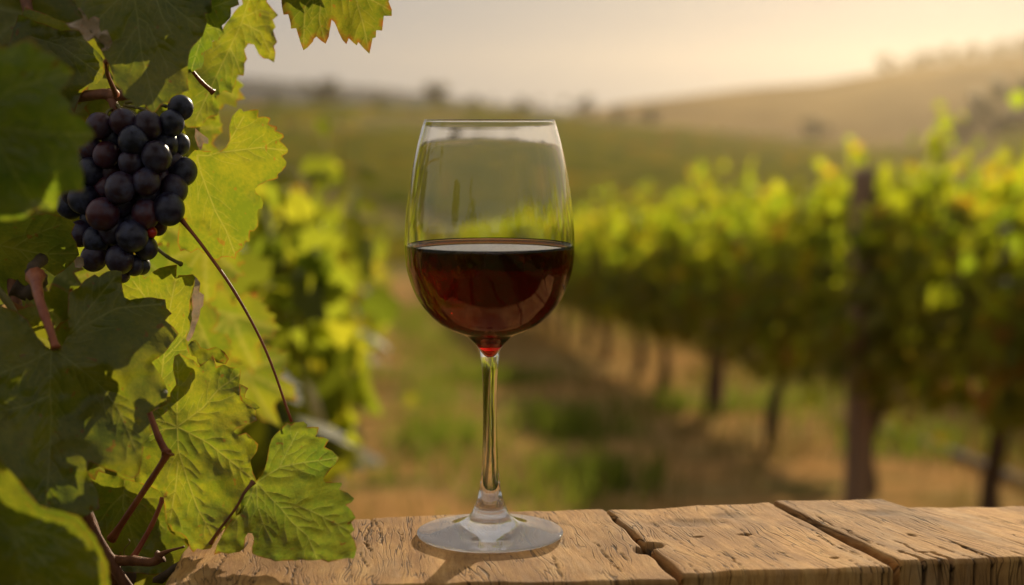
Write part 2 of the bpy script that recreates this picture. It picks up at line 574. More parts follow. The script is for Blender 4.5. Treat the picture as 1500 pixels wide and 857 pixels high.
polar_sheet('hill_ridge', np.linspace(440, 960, 40), np.linspace(-0.35, 0.85, 220), hill_fun(RIGHT, 700, 255, 5, 1.0), [M['right_hill']], label='dry sunlit hill rising to the right beyond the vineyard')
polar_sheet('far_hills', np.linspace(600, 1250, 34), np.linspace(-0.9, 0.75, 240), hill_fun(LEFT, 900, 290, 5, 5.0), [M['far_hill']], label='long blue grey wooded hills on the horizon')

# haze in the valley air
bm = bmesh.new()
bmesh.ops.create_cube(bm, size=1.0)
me = bpy.data.meshes.new('haze'); bm.to_mesh(me); bm.free()
hz = bpy.data.objects.new('haze', me); COL.objects.link(hz)
hz.location = (0, 590, 16); hz.scale = (3000, 1400, 68)
m, nt, out = new_mat('haze_air')
pv = nt.nodes.new('ShaderNodeVolumePrincipled')
pv.inputs['Color'].default_value = (1.0, 0.84, 0.60, 1)
pv.inputs['Density'].default_value = 0.00026
pv.inputs['Anisotropy'].default_value = 0.85
nt.links.new(pv.outputs[0], out.inputs['Volume'])
me.materials.append(m)
tag(hz, 'pale warm haze in the air over the valley', None, None, 'stuff')

# hillside vineyard beyond the valley: too many and too far to count
V, Fc, rn = [], [], []
y_rows = []
yy = 55.0
while yy < 345:
    y_rows.append(yy); yy += 4.2
for y0 in y_rows:
    prev = None
    half_w = y0 * 0.55
    for x in np.arange(-half_w, half_w, 1.9):
        # rows follow the contour, bending with the slope
        y = y0 + 9 * math.sin(x * 0.021 + y0 * 0.004) + 0.16 * x
        D = math.hypot(x, y)
        if D > 346 or D < 52.5: prev = None; continue
        nf = noise.noise(Vector((x * 0.010 + 4.2, y * 0.012, 0.3)))
        track = abs((x - 30) - 0.30 * (y - 110)) < 4.5 or abs((x + 40) + 0.35 * (y - 200)) < 3.5
        if nf < -0.22 or track: prev = None; continue
        z = float(ground_z(x, y))
        h = 1.25 + random.uniform(-0.35, 0.4); w = 0.55 + random.uniform(-0.15, 0.15)
        b = len(V)
        V += [(x, y - w, z - 0.1), (x, y - w * 0.8, z + h * 0.75), (x, y, z + h), (x, y + w * 0.8, z + h * 0.75), (x, y + w, z - 0.1)]; rn += [random.random()] * 5
        if prev is not None:
            for k in range(4): Fc.append((prev + k, prev + k + 1, b + k + 1, b + k))
        prev = b
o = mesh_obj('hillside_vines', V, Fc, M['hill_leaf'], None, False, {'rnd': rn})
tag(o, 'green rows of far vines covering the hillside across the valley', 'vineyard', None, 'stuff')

# ------------------------------------------------------------------ leaf shapes
LOBES = [(0.0, 1.0), (0.27, 0.50), (0.60, 0.90), (0.98, 0.50), (1.45, 0.68), (2.0, 0.50), (2.6, 0.42), (math.pi, 0.10)]


def leaf_outline(n_teeth=40, seed=0, tooth=0.08):
    """half-lobed vine leaf outline, tip towards +y, petiole at origin"""
    rr = random.Random(seed)
    a = np.array([l[0] for l in LOBES]); r0 = np.array([l[1] for l in LOBES]) * np.array([1 + rr.uniform(-.08, .08) for _ in LOBES])
    pts = []
    N = n_teeth * 2
    for i in range(N):
        th = -math.pi + 2 * math.pi * (i + 0.5) / N
        r = float(np.interp(abs(th), a, r0))
        r *= 1 + (tooth if i % 2 else -tooth) * rr.uniform(0.5, 1.4)
        pts.append((r * math.sin(th), r * math.cos(th)))
    return pts


def cdt_fill(outline, inner, edges_extra=None, extra=None):
    pts = [Vector(p) for p in outline]
    n = len(pts)
    ed = [(i, (i + 1) % n) for i in range(n)]
    pts += [Vector(p) for p in inner]
    vs, es, fs, ov, oe, of = delaunay_2d_cdt(pts, ed, [], 1, 1e-5)
    return vs, fs


def inside(poly, P):
    poly = np.asarray(poly); P = np.asarray(P)
    x, y = P[:, 0], P[:, 1]
    r = np.zeros(len(P), bool)
    j = len(poly) - 1
    for i in range(len(poly)):
        xi, yi = poly[i]; xj, yj = poly[j]
        c = ((yi > y) != (yj > y)) & (x < (xj - xi) * (y - yi) / (yj - yi + 1e-12) + xi)
        r ^= c
        j = i
    return r


def dist_poly(P, line):
    P = np.asarray(P, float); L = np.asarray(line, float)
    d = np.full(len(P), 1e9)
    for a, b in zip(L[:-1], L[1:]):
        ab = b - a
        t = np.clip(((P - a) @ ab) / (ab @ ab + 1e-12), 0, 1)
        q = a + t[:, None] * ab
        d = np.minimum(d, np.hypot(*(P - q).T))
    return d


def resample(line, step):
    L = np.asarray(line, float)
    s = np.concatenate([[0], np.cumsum(np.hypot(*np.diff(L, axis=0).T))])
    n = max(2, int(s[-1] / step) + 1)
    q = np.linspace(0, s[-1], n)
    return np.stack([np.interp(q, s, L[:, 0]), np.interp(q, s, L[:, 1])], 1)


def rough_outline(pts, step, jit, rr):
    out = []
    n = len(pts)
    for i in range(n):
        a = np.array(pts[i], float); b = np.array(pts[(i + 1) % n], float)
        out.append(a)
        L = np.hypot(*(b - a))
        k = int(L / step)
        nrm = np.array([-(b - a)[1], (b - a)[0]]) / (L + 1e-9)
        for q in range(1, k):
            out.append(a + (b - a) * q / k + nrm * rr.uniform(-jit, jit))
    return [tuple(p) for p in out]


def px_leaf(name, crop, pts, Y, mat, parent, veins=(), tilt=(0, 0), wave=0.004, grid=5.0, seed=1, fold=0.0, second=True, vw=1.7):
    """a leaf: outline and veins measured on the photograph, then laid on a tilted curved surface at depth Y"""
    ox, oy, s = crop
    rr = random.Random(seed)
    P = [(x / s + ox, y / s + oy) for x, y in pts]
    VL = [[(x / s + ox, y / s + oy) for x, y in l] for l in veins]
    P = rough_outline(P, 7.0, 0.8, rr)
    poly = np.array(P)
    lo, hi = poly.min(0), poly.max(0)
    mains = [resample(l, grid * 0.8) for l in VL]
    seconds = []
    if second:
        for l in VL:
            q = resample(l, 1.0)
            tot = len(q)
            i = 18
            side = 1
            while i < tot - 8:
                t = q[min(i + 3, tot - 1)] - q[i - 3]; t = t / (np.hypot(*t) + 1e-9)
                for sd in (1, -1):
                    nn = np.array([-t[1], t[0]]) * sd
                    ln = rr.uniform(24, 46) * (1 - 0.4 * i / tot)
                    d = t * 0.75 + nn * 0.66
                    a = q[i]; b = a + d * ln * 0.55; c = b + (d * 0.8 + t * 0.45) * ln * 0.45
                    seconds.append(resample([a, b, c], grid * 0.8))
                i += rr.randint(17, 26)
    gx, gy = np.meshgrid(np.arange(lo[0], hi[0], grid), np.arange(lo[1], hi[1], grid * 0.87))
    gx[1::2] += grid / 2
    G = np.stack([gx.ravel(), gy.ravel()], 1)
    G += RNG.uniform(-grid * 0.12, grid * 0.12, G.shape)
    vp = []
    for l, w in [(l, vw) for l in mains] + [(l, vw * 0.7) for l in seconds]:
        t = np.gradient(l, axis=0); t /= np.hypot(*t.T)[:, None] + 1e-9
        nn = np.stack([-t[:, 1], t[:, 0]], 1)
        vp += [l, l + nn * w, l - nn * w]
    edge_d = lambda Q: dist_poly(Q, list(P) + [P[0]])
    if vp:
        A = np.concatenate(vp)
        dall = np.full(len(G), 1e9)
        for l in mains + seconds: dall = np.minimum(dall, dist_poly(G, l))
        G = G[dall > vw * 1.6]
        A = A[inside(poly, A)]
        A = A[edge_d(A) > 1.2]
        # drop near-coincident vein points
        key = np.round(A / 0.8).astype(int)
        _, ui = np.unique(key, axis=0, return_index=True)
        A = A[np.sort(ui)]
    else:
        A = np.zeros((0, 2))
    G = G[inside(poly, G)]
    G = G[edge_d(G) > grid * 0.35]
    vs, fs = cdt_fill(P, np.concatenate([A, G]) if len(A) else G)
    Q = np.array([(v.x, v.y) for v in vs])
    dm = np.full(len(Q), 1e9); dsx = np.full(len(Q), 1e9)
    for l in mains: dm = np.minimum(dm, dist_poly(Q, l))
    for l in seconds: dsx = np.minimum(dsx, dist_poly(Q, l))
    vein = np.maximum(np.clip(1 - dm / vw, 0, 1), 0.48 * np.clip(1 - dsx / (vw * 0.7), 0, 1))
    ed = edge_d(Q)
    cx, cy = Q.mean(0)
    dv = np.minimum(dm, dsx)
    quilt = np.minimum(dv, 9) / 9.0
    V = []
    for (x, y), qd, e in zip(Q, quilt, ed):
        nx, ny = (x - cx) / 100, (y - cy) / 100
        d = noise.noise(Vector((nx * 1.1 + seed * 5.3, ny * 1.1, 0.7))) * wave * 2.2
        d += noise.noise(Vector((nx * 3.1 + seed * 2.3, ny * 3.1, 3.7))) * wave * 0.7
        d -= qd * 0.0015                                      # blade swells between veins
        d += max(0, 1 - e / 12.0) * noise.noise(Vector((nx * 7 + seed, ny * 7, 9.1))) * wave * 1.0
        d += fold * (nx * nx + 0.4 * ny * ny)
        y3 = Y + tilt[0] * nx + tilt[1] * ny + d
        V.append(at(x, y, y3))
    F2 = []
    for f in fs:
        a, b, c = V[f[0]], V[f[1]], V[f[2]]
        nrm = (b - a).cross(c - a)
        F2.append(tuple(f) if nrm.y < 0 else tuple(reversed(f)))
    return mesh_obj(name, V, F2, mat, parent, True, {'vein': vein, 'edge': np.clip(ed / 16.0, 0, 1)})


# ------------------------------------------------------------------ table
TZ = CZ - 0.23                        # top of the planks


def fbm(x, y, o=4):
    return noise.fractal(Vector((x, y, 0.37)), 0.9, 2.1, o)


def plank(name, corners, dz, seed, cracks, knots, mat, parent, th=0.05, step=0.0009):
    """corners: far-left, far-right, near-right, near-left (pixels on the plank top); s across, t from far to near"""
    z0 = TZ + dz
    fl, fr, nr, nl = [np.array(at_z(*c, z0))[:2] for c in corners]
    Wd = (np.linalg.norm(fr - fl) + np.linalg.norm(nr - nl)) / 2
    Ln = (np.linalg.norm(nl - fl) + np.linalg.norm(nr - fr)) / 2
    ns, nt_ = int(Wd / step), int(Ln / step)
    rr = random.Random(seed)
    S_, T_ = np.meshgrid(np.linspace(0, 1, ns), np.linspace(0, 1, nt_))
    xs = S_ * Wd; ts = T_ * Ln
    P = (fl[None, None] * ((1 - S_) * (1 - T_))[..., None] + fr[None, None] * (S_ * (1 - T_))[..., None] + nr[None, None] * (S_ * T_)[..., None] + nl[None, None] * ((1 - S_) * T_)[..., None])
    Zd = np.zeros_like(S_); CR = np.zeros_like(S_)
    low = np.vectorize(lambda a, b: fbm(a, b, 3))(xs * 14 + seed * 9, ts * 7)
    rid = np.vectorize(lambda a, b: fbm(a, b, 4))(xs * 260 + low * 2.0 + seed * 3, ts * 16)
    mid = np.vectorize(lambda a, b: fbm(a, b, 2))(xs * 70 + seed, ts * 34)
    Zd += low * 0.0010 + rid * 0.00013 + mid * 0.00022
    # worn, rounded and uneven margins
    ex = np.minimum(xs, Wd - xs); et = np.minimum(ts, Ln - ts)
    rx = 0.0026 + 0.0012 * np.vectorize(lambda b: noise.noise(Vector((b * 40, seed, 1))))(ts)
    rt = 0.0024 + 0.0016 * np.vectorize(lambda a: noise.noise(Vector((a * 60, seed, 7))))(xs)
    for e, r in ((ex, rx), (et, rt)):
        k = np.clip(1 - e / r, 0, 1)
        Zd -= r * (1 - np.sqrt(np.maximum(0, 1 - k * k))) * 0.8
    # cracks along the grain
    for (s0, t0, t1, wd, dp) in cracks:
        cx = s0 * Wd + 0.004 * np.vectorize(lambda b: noise.noise(Vector((b * 26 + s0 * 50, seed, 2.2))))(ts) + 0.0012 * np.vectorize(lambda b: noise.noise(Vector((b * 160 + s0 * 50, seed, 4.2))))(ts)
        ww = wd * (0.6 + 0.7 * np.abs(np.vectorize(lambda b: noise.noise(Vector((b * 90, s0 * 30, seed))))(ts)))
        k = np.clip(1 - np.abs(xs - cx) / np.maximum(ww, 1e-5), 0, 1) * smooth((T_ - t0) / 0.06) * smooth((t1 - T_) / 0.06)
        Zd -= dp * k ** 0.7
        CR = np.maximum(CR, np.clip(k * 1.6, 0, 1))
    for (ks, kt, kr, kd, asp) in knots:
        dx = (xs - ks * Wd); dt = (ts - kt * Ln)
        q = np.sqrt((dx / asp) ** 2 + dt ** 2) / kr
        q = q * (1 + np.clip(0.5 * mid, -0.2, 0.6)) + 0.25 * np.abs(rid)
        k = np.clip(1.15 - q, 0, 1)
        Zd -= kd * smooth(k * 1.3)
        CR = np.maximum(CR, np.clip(k * 1.4, 0, 1) * (0.9 if kd > 0.002 else 0.45))
    jx = np.vectorize(lambda b: noise.noise(Vector((b * 55, seed * 3.1, 5))))(T_ * Ln) * 0.0016
    Pn = P.copy()
    side = (fr - fl) / np.linalg.norm(fr - fl); lng = (nl - fl) / np.linalg.norm(nl - fl)
    Pn += side[None, None] * (jx * np.abs(2 * S_ - 1))[..., None]
    jt = np.vectorize(lambda a: noise.noise(Vector((a * 45, seed * 1.7, 9))))(xs) * 0.0016 + np.vectorize(lambda a: noise.noise(Vector((a * 300, seed * 1.7, 9))))(xs) * 0.0006
    Pn += lng[None, None] * (jt * (T_ ** 6))[..., None]
    top = np.dstack([Pn, z0 + Zd]).reshape(-1, 3)
    idx = np.arange(ns * nt_).reshape(nt_, ns)
    Fc = np.stack([idx[:-1, :-1], idx[1:, :-1], idx[1:, 1:], idx[:-1, 1:]], -1).reshape(-1, 4).tolist()
    uv = np.stack([xs.ravel(), ts.ravel()], 1)
    cr = CR.ravel().tolist()
    loop = list(idx[0, :]) + list(idx[1:, -1]) + list(idx[-1, -2::-1]) + list(idx[-2:0:-1, 0])
    V = top.tolist(); UV = uv.tolist()
    levels = [0.003, 0.007, 0.014, 0.024, 0.036, th]
    prev = loop
    for lv in levels:
        cur = []
        for i in loop:
            x, y, z = top[i]
            g = noise.noise(Vector((UV[i][0] * 140 + seed, UV[i][1] * 140, lv * 12)))
            ck = cr[i]
            ins = 0.0005 * g + 0.0016 * ck
            c = np.array([x, y]) - (P[nt_ // 2, ns // 2])
            c = c / (np.linalg.norm(c) + 1e-9)
            nx, ny = x - c[0] * ins, y - c[1] * ins
            cur.append(len(V)); V.append([nx, ny, z0 - lv + 0.0 * z]); UV.append([UV[i][0], UV[i][1] + lv]); cr.append(ck * 0.9)
        for a in range(len(loop)):
            b = (a + 1) % len(loop)
            Fc.append([prev[b], prev[a], cur[a], cur[b]])
        prev = cur
    Fc.append(list(reversed(prev)) if False else prev[::-1])
    o = mesh_obj(name, V, Fc, mat, parent, True, {'crack': cr})
    me = o.data
    uvl = me.uv_layers.new(name='UVMap')
    li = np.zeros(len(me.loops), np.int32); me.loops.foreach_get('vertex_index', li)
    uvl.data.foreach_set('uv', np.array(UV, np.float32)[li].ravel())
    # make every face point outwards
    bm = bmesh.new(); bm.from_mesh(me); bmesh.ops.recalc_face_normals(bm, faces=bm.faces); bm.to_mesh(me); bm.free()
    return o


tc_ = at_z(900, 800, TZ)
table = empty('plank_table', (tc_.x, tc_.y, float(ground_z(tc_.x, tc_.y))), 'weathered brown plank table top carrying the wine glass, with split board ends', 'table')
WOOD = [plank_mat('weathered_plank_%s' % w, i + 1.3, t) for i, (w, t) in enumerate([('a', 1.38), ('b', 1.56), ('c', 1.45), ('d', 1.64)])]


def rcracks(seed, n, wd=(0.0004, 0.0007), dp=(0.0006, 0.0014)):
    rr = random.Random(seed)
    out = []
    for _ in range(n):
        a = rr.uniform(0.0, 0.85); l = rr.uniform(0.08, 0.35)
        if rr.random() < 0.45: a = 1.0 - l; 
        out.append((rr.uniform(0.03, 0.97), a - 0.02, a + l + 0.08, rr.uniform(*wd), rr.uniform(*dp)))
    return out


plank('plank', [(292, 767), (884, 745), (992, 849), (236, 863)], 0.0, 1,
      [(0.405, -0.1, 0.55, 0.0007, 0.002), (0.43, 0.0, 0.45, 0.0005, 0.0012)] + rcracks(3, 10),
      [(0.992, 0.62, 0.006, 0.004, 0.8), (0.83, 0.45, 0.0012, 0.001, 1.2)], WOOD[0], table)
plank('plank', [(888, 745), (1129, 735), (1308, 831), (999, 840)], 0.002, 2,
      rcracks(5, 9), [(0.01, 0.60, 0.008, 0.008, 1.1), (0.36, 0.28, 0.011, 0.0009, 1.9), (0.55, 0.50, 0.0022, 0.0012, 2.4), (0.30, 0.50, 0.0018, 0.001, 2.6), (0.62, 0.2, 0.008, 0.0006, 1.8), (0.80, 0.86, 0.0016, 0.002, 1.3)], WOOD[1], table)
plank('plank', [(1133, 733), (1292, 730), (1560, 814), (1318, 822)], 0.004, 3,
      rcracks(7, 8, (0.0006, 0.001), (0.001, 0.002)) + [(0.33, 0.86, 1.1, 0.0016, 0.006), (0.12, 0.84, 1.1, 0.0014, 0.006)],
      [(0.25, 0.88, 0.0018, 0.002, 1.6), (0.45, 0.62, 0.004, 0.001, 0.5), (0.6, 0.25, 0.009, 0.0006, 1.4)], WOOD[2], table)
plank('plank', [(1300, 741), (1640, 741), (1860, 812), (1566, 818)], -0.004, 4,
      rcracks(9, 6), [(0.4, 0.4, 0.008, 0.001, 1.5)], WOOD[3], table)
# trestle under the boards
for sx in (-0.26, 0.52):
    lx = sx; ly = 0.86
    gz = float(ground_z(lx, ly))
    bm = bmesh.new()
    r_ = bmesh.ops.create_cube(bm, size=1.0)
    bmesh.ops.scale(bm, vec=(0.07, 0.07, TZ - 0.052 - gz + 0.05), verts=bm.verts)
    bmesh.ops.translate(bm, vec=(lx, ly, (TZ - 0.052 + gz - 0.05) / 2), verts=bm.verts)
    bmesh.ops.bevel(bm, geom=bm.edges[:], offset=0.006, segments=2, affect='EDGES')
    me = bpy.data.meshes.new('leg'); bm.to_mesh(me); bm.free(); me.materials.append(M['post'])
    lo_ = bpy.data.objects.new('leg', me); COL.objects.link(lo_); lo_.parent = table
    lo_.matrix_parent_inverse = Matrix.Translation(-table.location)

# ------------------------------------------------------------------ wine glass
gc = at_z(718, 787, TZ)
GX, GY = gc.x, gc.y
U = 0.000375                          # metres per photo pixel at the glass
NS = 128


def ring_profile(prof_px, n=3):
    P = [Vector((r, z, 0)) for r, z in prof_px]
    return [(max(p.x, 0.0), p.y) for p in catmull(P, n)]


OUT_FOOT = [(0, 1.0), (40, 1.0), (80, 2.2), (103, 3.2), (106.6, 4.4), (107.2, 6.2), (105.5, 7.6), (98, 8.6), (84, 10.0), (66, 12.8), (50, 17.5), (37, 25), (28, 34), (22.5, 46)]
OUT_STEM = [(22.5, 46), (18.5, 58), (15.2, 72), (12.6, 95), (11.2, 120), (10.4, 150), (10.2, 178), (10.4, 205), (11.0, 230), (12.0, 252), (14.0, 268)]
OUT_BOWL = [(14.0, 268), (17.5, 279), (24, 287), (36, 297), (52, 303.5), (67, 311), (80, 321), (92, 334), (101, 346), (107.5, 358), (112, 369), (115.8, 381), (119, 393), (120.8, 407), (121.6, 422), (121.6, 436), (120.8, 455), (119, 476), (116.5, 498), (112.8, 523), (108.5, 546), (102.5, 572), (96, 596), (93.6, 603.0),
            (93.3, 605.2), (92.0, 606.2), (90.7, 605.2)]
IN_BOWL = [(90.7, 605.2), (91.0, 603.0), (93.8, 594), (100.2, 572), (106.2, 546), (110.4, 523), (114.1, 498), (116.6, 476), (118.4, 455), (119.1, 436), (119.1, 422), (118.3, 407), (116.5, 393), (113.2, 381), (109.3, 369), (104.8, 358), (98.2, 346.5), (89, 335), (77, 323), (64, 314), (49, 306), (32, 299), (19, 290), (12.5, 282), (8.5, 275), (5, 269), (2.5, 266.5), (0, 266)]


def lathe(name, prof_m, mat, parent, prev=None, nxt=None, normals=True, label=None):
    pr = np.array(prof_m)
    full = pr
    off = 0
    V, Fc, N = [], [], []
    # profile normals with neighbours across the seams
    ext = np.array(([prev] if prev else [2 * pr[0] - pr[1]]) + list(map(tuple, pr)) + ([nxt] if nxt else [2 * pr[-1] - pr[-2]]))
    tg = ext[2:] - ext[:-2]
    nn = np.stack([tg[:, 1], -tg[:, 0]], 1); nn /= np.linalg.norm(nn, axis=1)[:, None] + 1e-12
    idx = []
    for i, (r, z) in enumerate(pr):
        if r < 1e-7:
            idx.append([len(V)] * NS); V.append((GX, GY, TZ + z)); N.append((0, 0, 1.0 if nn[i][1] > 0 else -1.0))
        else:
            row = []
            for k in range(NS):
                a = 2 * math.pi * k / NS
                row.append(len(V)); V.append((GX + r * math.cos(a), GY + r * math.sin(a), TZ + z))
                N.append((nn[i][0] * math.cos(a), nn[i][0] * math.sin(a), nn[i][1]))
            idx.append(row)
    for i in range(len(pr) - 1):
        for k in range(NS):
            k2 = (k + 1) % NS
            f = [idx[i][k], idx[i][k2], idx[i + 1][k2], idx[i + 1][k]]
            g = []
            for q in f:
                if q not in g: g.append(q)
            if len(g) > 2: Fc.append(g)
    o = mesh_obj(name, V, Fc, mat, parent)
    o.data.normals_split_custom_set_from_vertices(N)
    return o


glass = empty('wine_glass', (GX, GY, TZ), 'tall clear stemmed wine glass half full of red wine on the plank', 'wine glass')
fo = [(r * U, z * U + 0.0008) for r, z in ring_profile(OUT_FOOT, 4)]
st = [(r * U, z * U + 0.0008) for r, z in ring_profile(OUT_STEM, 5)]
bo = [(r * U, z * U + 0.0008) for r, z in ring_profile(OUT_BOWL, 4)]
bi = [(r * U, z * U + 0.0008) for r, z in ring_profile(IN_BOWL, 4)]
ball = bo + bi[1:]
lathe('foot', fo, M['glass_foot'], glass, nxt=st[1])
lathe('stem', st, M['glass'], glass, prev=fo[-2], nxt=ball[1])
lathe('bowl', ball, M['glass'], glass, prev=st[-2])
# wine: overlaps the inner wall by a hair, meniscus climbs the wall
WZ = 426 * U
wi = [(r, z) for r, z in bi if z < WZ - 0.0012]
wi = [(max(r + (0.00012 if r > 1e-6 else 0), 0), z - 0.00012) for r, z in wi][::-1]
rmax = 119.1 * U + 0.00012
wi += [(rmax, WZ - 0.0006), (rmax, WZ + 0.0017), (rmax - 0.0003, WZ + 0.0009), (rmax - 0.0009, WZ + 0.0003), (rmax - 0.0018, WZ), (rmax - 0.004, WZ - 0.00015), (rmax * 0.5, WZ - 0.00015), (0, WZ - 0.00015)]
wine = lathe('red_wine', wi, M['wine'], None)
tag(wine, 'dark red wine filling the lower half of the glass bowl', 'wine')

# ------------------------------------------------------------------ foreground vine
vroot = at(60, 900, 0.95)
vine = empty('grapevine', (vroot.x, vroot.y, float(ground_z(vroot.x, vroot.y))), 'large close grapevine in the left foreground with backlit lobed leaves and red stems', 'grapevine')

HERO = []
C1 = (240, 140, 3.295)
px_leaf('leaf', C1, [(115, 300), (150, 262), (185, 266), (270, 270), (300, 250), (318, 215), (315, 150), (330, 100), (360, 68), (372, 62), (384, 78), (410, 72), (440, 66), (458, 68), (455, 105), (478, 101), (500, 103), (515, 110), (505, 138), (545, 150), (548, 162), (535, 168), (575, 185), (580, 200), (560, 218), (585, 240), (600, 262), (596, 278), (570, 292), (592, 320), (590, 340), (570, 365), (550, 380), (552, 398), (500, 412), (478, 425), (460, 432), (440, 450), (445, 470), (470, 490), (480, 520), (475, 545), (455, 548), (450, 575), (455, 630), (435, 655), (415, 655), (415, 705), (395, 705), (385, 735), (350, 760), (345, 790), (310, 778), (280, 780), (260, 795), (235, 790), (215, 755), (190, 762), (165, 740), (130, 760), (100, 745), (80, 752), (66, 710), (75, 620), (60, 500), (60, 400), (80, 330)],
        0.885, M['leaf_yellow'], vine, [[(160, 288), (210, 290), (265, 275), (370, 262), (470, 250), (590, 265)], [(160, 288), (178, 370), (215, 470), (250, 560), (300, 650), (345, 770)], [(262, 276), (330, 200), (380, 110)], [(165, 300), (110, 420), (80, 560)]], tilt=(-0.02, 0.01), seed=3, wave=0.005)
C2 = (190, 490, 2.52)
px_leaf('leaf', C2, [(185, 70), (210, 85), (235, 95), (255, 118), (270, 95), (290, 92), (305, 75), (320, 120), (345, 110), (370, 122), (412, 122), (404, 180), (412, 240), (450, 250), (465, 280), (470, 318), (440, 330), (395, 345), (383, 360), (400, 371), (430, 362), (455, 385), (475, 405), (470, 430), (445, 465), (455, 510), (470, 545), (440, 600), (400, 660), (330, 740), (300, 790), (270, 795), (250, 790), (235, 805), (222, 790), (215, 760), (190, 735), (155, 725), (150, 705), (135, 698), (130, 640), (125, 600), (105, 575), (75, 560), (20, 545), (15, 500), (30, 430), (30, 390), (45, 340), (50, 300), (80, 280), (140, 265), (150, 250), (150, 215), (172, 185), (160, 130), (165, 80)],
        0.845, M['leaf_yellow'], vine, [[(175, 340), (175, 260), (180, 180), (175, 100)], [(175, 340), (290, 400), (370, 465), (465, 540)], [(175, 340), (180, 430), (215, 540), (250, 640), (300, 730)], [(175, 340), (215, 312), (270, 270), (330, 200), (400, 150)], [(175, 340), (140, 325), (95, 315)], [(178, 480), (170, 560), (150, 680)], [(175, 345), (120, 350), (70, 375)]], tilt=(0.012, -0.02), seed=4, wave=0.005, grid=4.5)
C8 = (160, 370, 4.082)
px_leaf('leaf', C8, [(40, 150), (100, 130), (150, 125), (195, 118), (210, 152), (235, 135), (260, 115), (300, 92), (350, 80), (405, 72), (402, 155), (414, 136), (460, 135), (500, 130), (515, 150), (497, 235), (485, 320), (470, 390), (485, 420), (462, 510), (470, 560), (480, 600), (520, 625), (560, 700), (520, 780), (420, 860), (300, 860), (200, 780), (150, 600), (100, 400), (60, 260)],
        0.875, M['leaf_yellow'], vine, [[(300, 840), (330, 600), (350, 400), (405, 120)], [(320, 640), (400, 560), (470, 480)], [(340, 420), (240, 300), (150, 180)]], tilt=(-0.01, 0.0), seed=5, wave=0.004)
C3 = (330, 600, 3.571)
px_leaf('leaf', C3, [(165, 370), (190, 345), (215, 280), (222, 235), (230, 190), (242, 155), (260, 130), (300, 90), (325, 68), (345, 80), (360, 68), (385, 66), (410, 62), (430, 80), (425, 92), (460, 90), (490, 92), (482, 125), (470, 142), (515, 145), (543, 158), (530, 180), (520, 195), (560, 215), (595, 250), (585, 272), (570, 290), (540, 325), (515, 360), (520, 378), (560, 380), (608, 382), (610, 392), (595, 418), (640, 435), (675, 465), (660, 485), (632, 500), (665, 535), (682, 565), (660, 590), (665, 610), (676, 630), (655, 650), (675, 680), (688, 725), (680, 760), (670, 780), (640, 776), (600, 785), (555, 795), (540, 800), (500, 785), (450, 790), (400, 785), (330, 790), (260, 795), (240, 785), (170, 768), (140, 752), (140, 720), (150, 670), (140, 648), (120, 645), (105, 665), (100, 725), (75, 745), (20, 755), (-20, 748), (-60, 760), (-40, 700), (0, 620), (40, 565), (85, 540), (78, 480), (90, 430), (120, 395), (150, 385)],
        0.815, M['leaf_hero'], vine, [[(163, 380), (215, 345), (290, 300), (400, 278), (520, 262), (588, 252)], [(163, 380), (240, 465), (290, 515), (350, 590), (430, 660), (480, 780)], [(290, 512), (400, 510), (470, 540), (600, 605), (660, 640)], [(163, 380), (168, 500), (200, 600), (245, 690)], [(285, 300), (330, 210), (375, 120)], [(163, 380), (110, 500), (40, 600)]], tilt=(-0.015, -0.035), seed=6, wave=0.004, grid=4.5)
C4 = (0, 380, 2.521)
px_leaf('leaf', C4, [(190, 330), (225, 332), (255, 270), (250, 200), (255, 120), (290, 105), (315, 75), (350, 55), (365, 65), (395, 45), (430, 40), (450, 45), (450, 90), (460, 140), (480, 150), (520, 143), (560, 140), (610, 148), (615, 180), (635, 200), (610, 225), (640, 250), (660, 275), (620, 330), (590, 360), (560, 380), (580, 410), (600, 440), (620, 490), (615, 535), (580, 550), (545, 570), (560, 640), (530, 680), (525, 730), (515, 790), (490, 810), (440, 790), (380, 770), (330, 745), (320, 775), (345, 830), (362, 865), (368, 920), (310, 950), (260, 1000), (150, 1030), (0, 1050), (-120, 980), (-160, 600), (-130, 250), (0, 170), (60, 190), (100, 220), (140, 290), (170, 322)],
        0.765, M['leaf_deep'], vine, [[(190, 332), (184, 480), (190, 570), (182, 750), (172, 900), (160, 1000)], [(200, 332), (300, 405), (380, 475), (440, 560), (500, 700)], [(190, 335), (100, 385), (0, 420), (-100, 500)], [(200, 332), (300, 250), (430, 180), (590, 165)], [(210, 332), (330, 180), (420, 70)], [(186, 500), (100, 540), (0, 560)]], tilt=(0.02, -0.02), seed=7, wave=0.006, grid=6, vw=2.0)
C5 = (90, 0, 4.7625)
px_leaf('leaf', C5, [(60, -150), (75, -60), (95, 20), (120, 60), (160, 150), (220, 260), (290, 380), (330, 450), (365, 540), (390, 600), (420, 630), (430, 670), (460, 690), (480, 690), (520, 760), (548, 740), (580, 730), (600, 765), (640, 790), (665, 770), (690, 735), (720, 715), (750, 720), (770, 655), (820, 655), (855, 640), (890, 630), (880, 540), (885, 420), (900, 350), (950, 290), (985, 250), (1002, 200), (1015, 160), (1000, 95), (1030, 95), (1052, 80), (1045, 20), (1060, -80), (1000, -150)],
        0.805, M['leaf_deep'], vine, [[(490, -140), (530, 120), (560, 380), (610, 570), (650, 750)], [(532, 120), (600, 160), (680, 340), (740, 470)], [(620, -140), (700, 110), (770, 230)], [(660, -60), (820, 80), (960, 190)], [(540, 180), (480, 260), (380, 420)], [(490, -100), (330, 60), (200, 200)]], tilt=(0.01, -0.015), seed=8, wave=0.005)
C6 = (260, 0, 4.285)
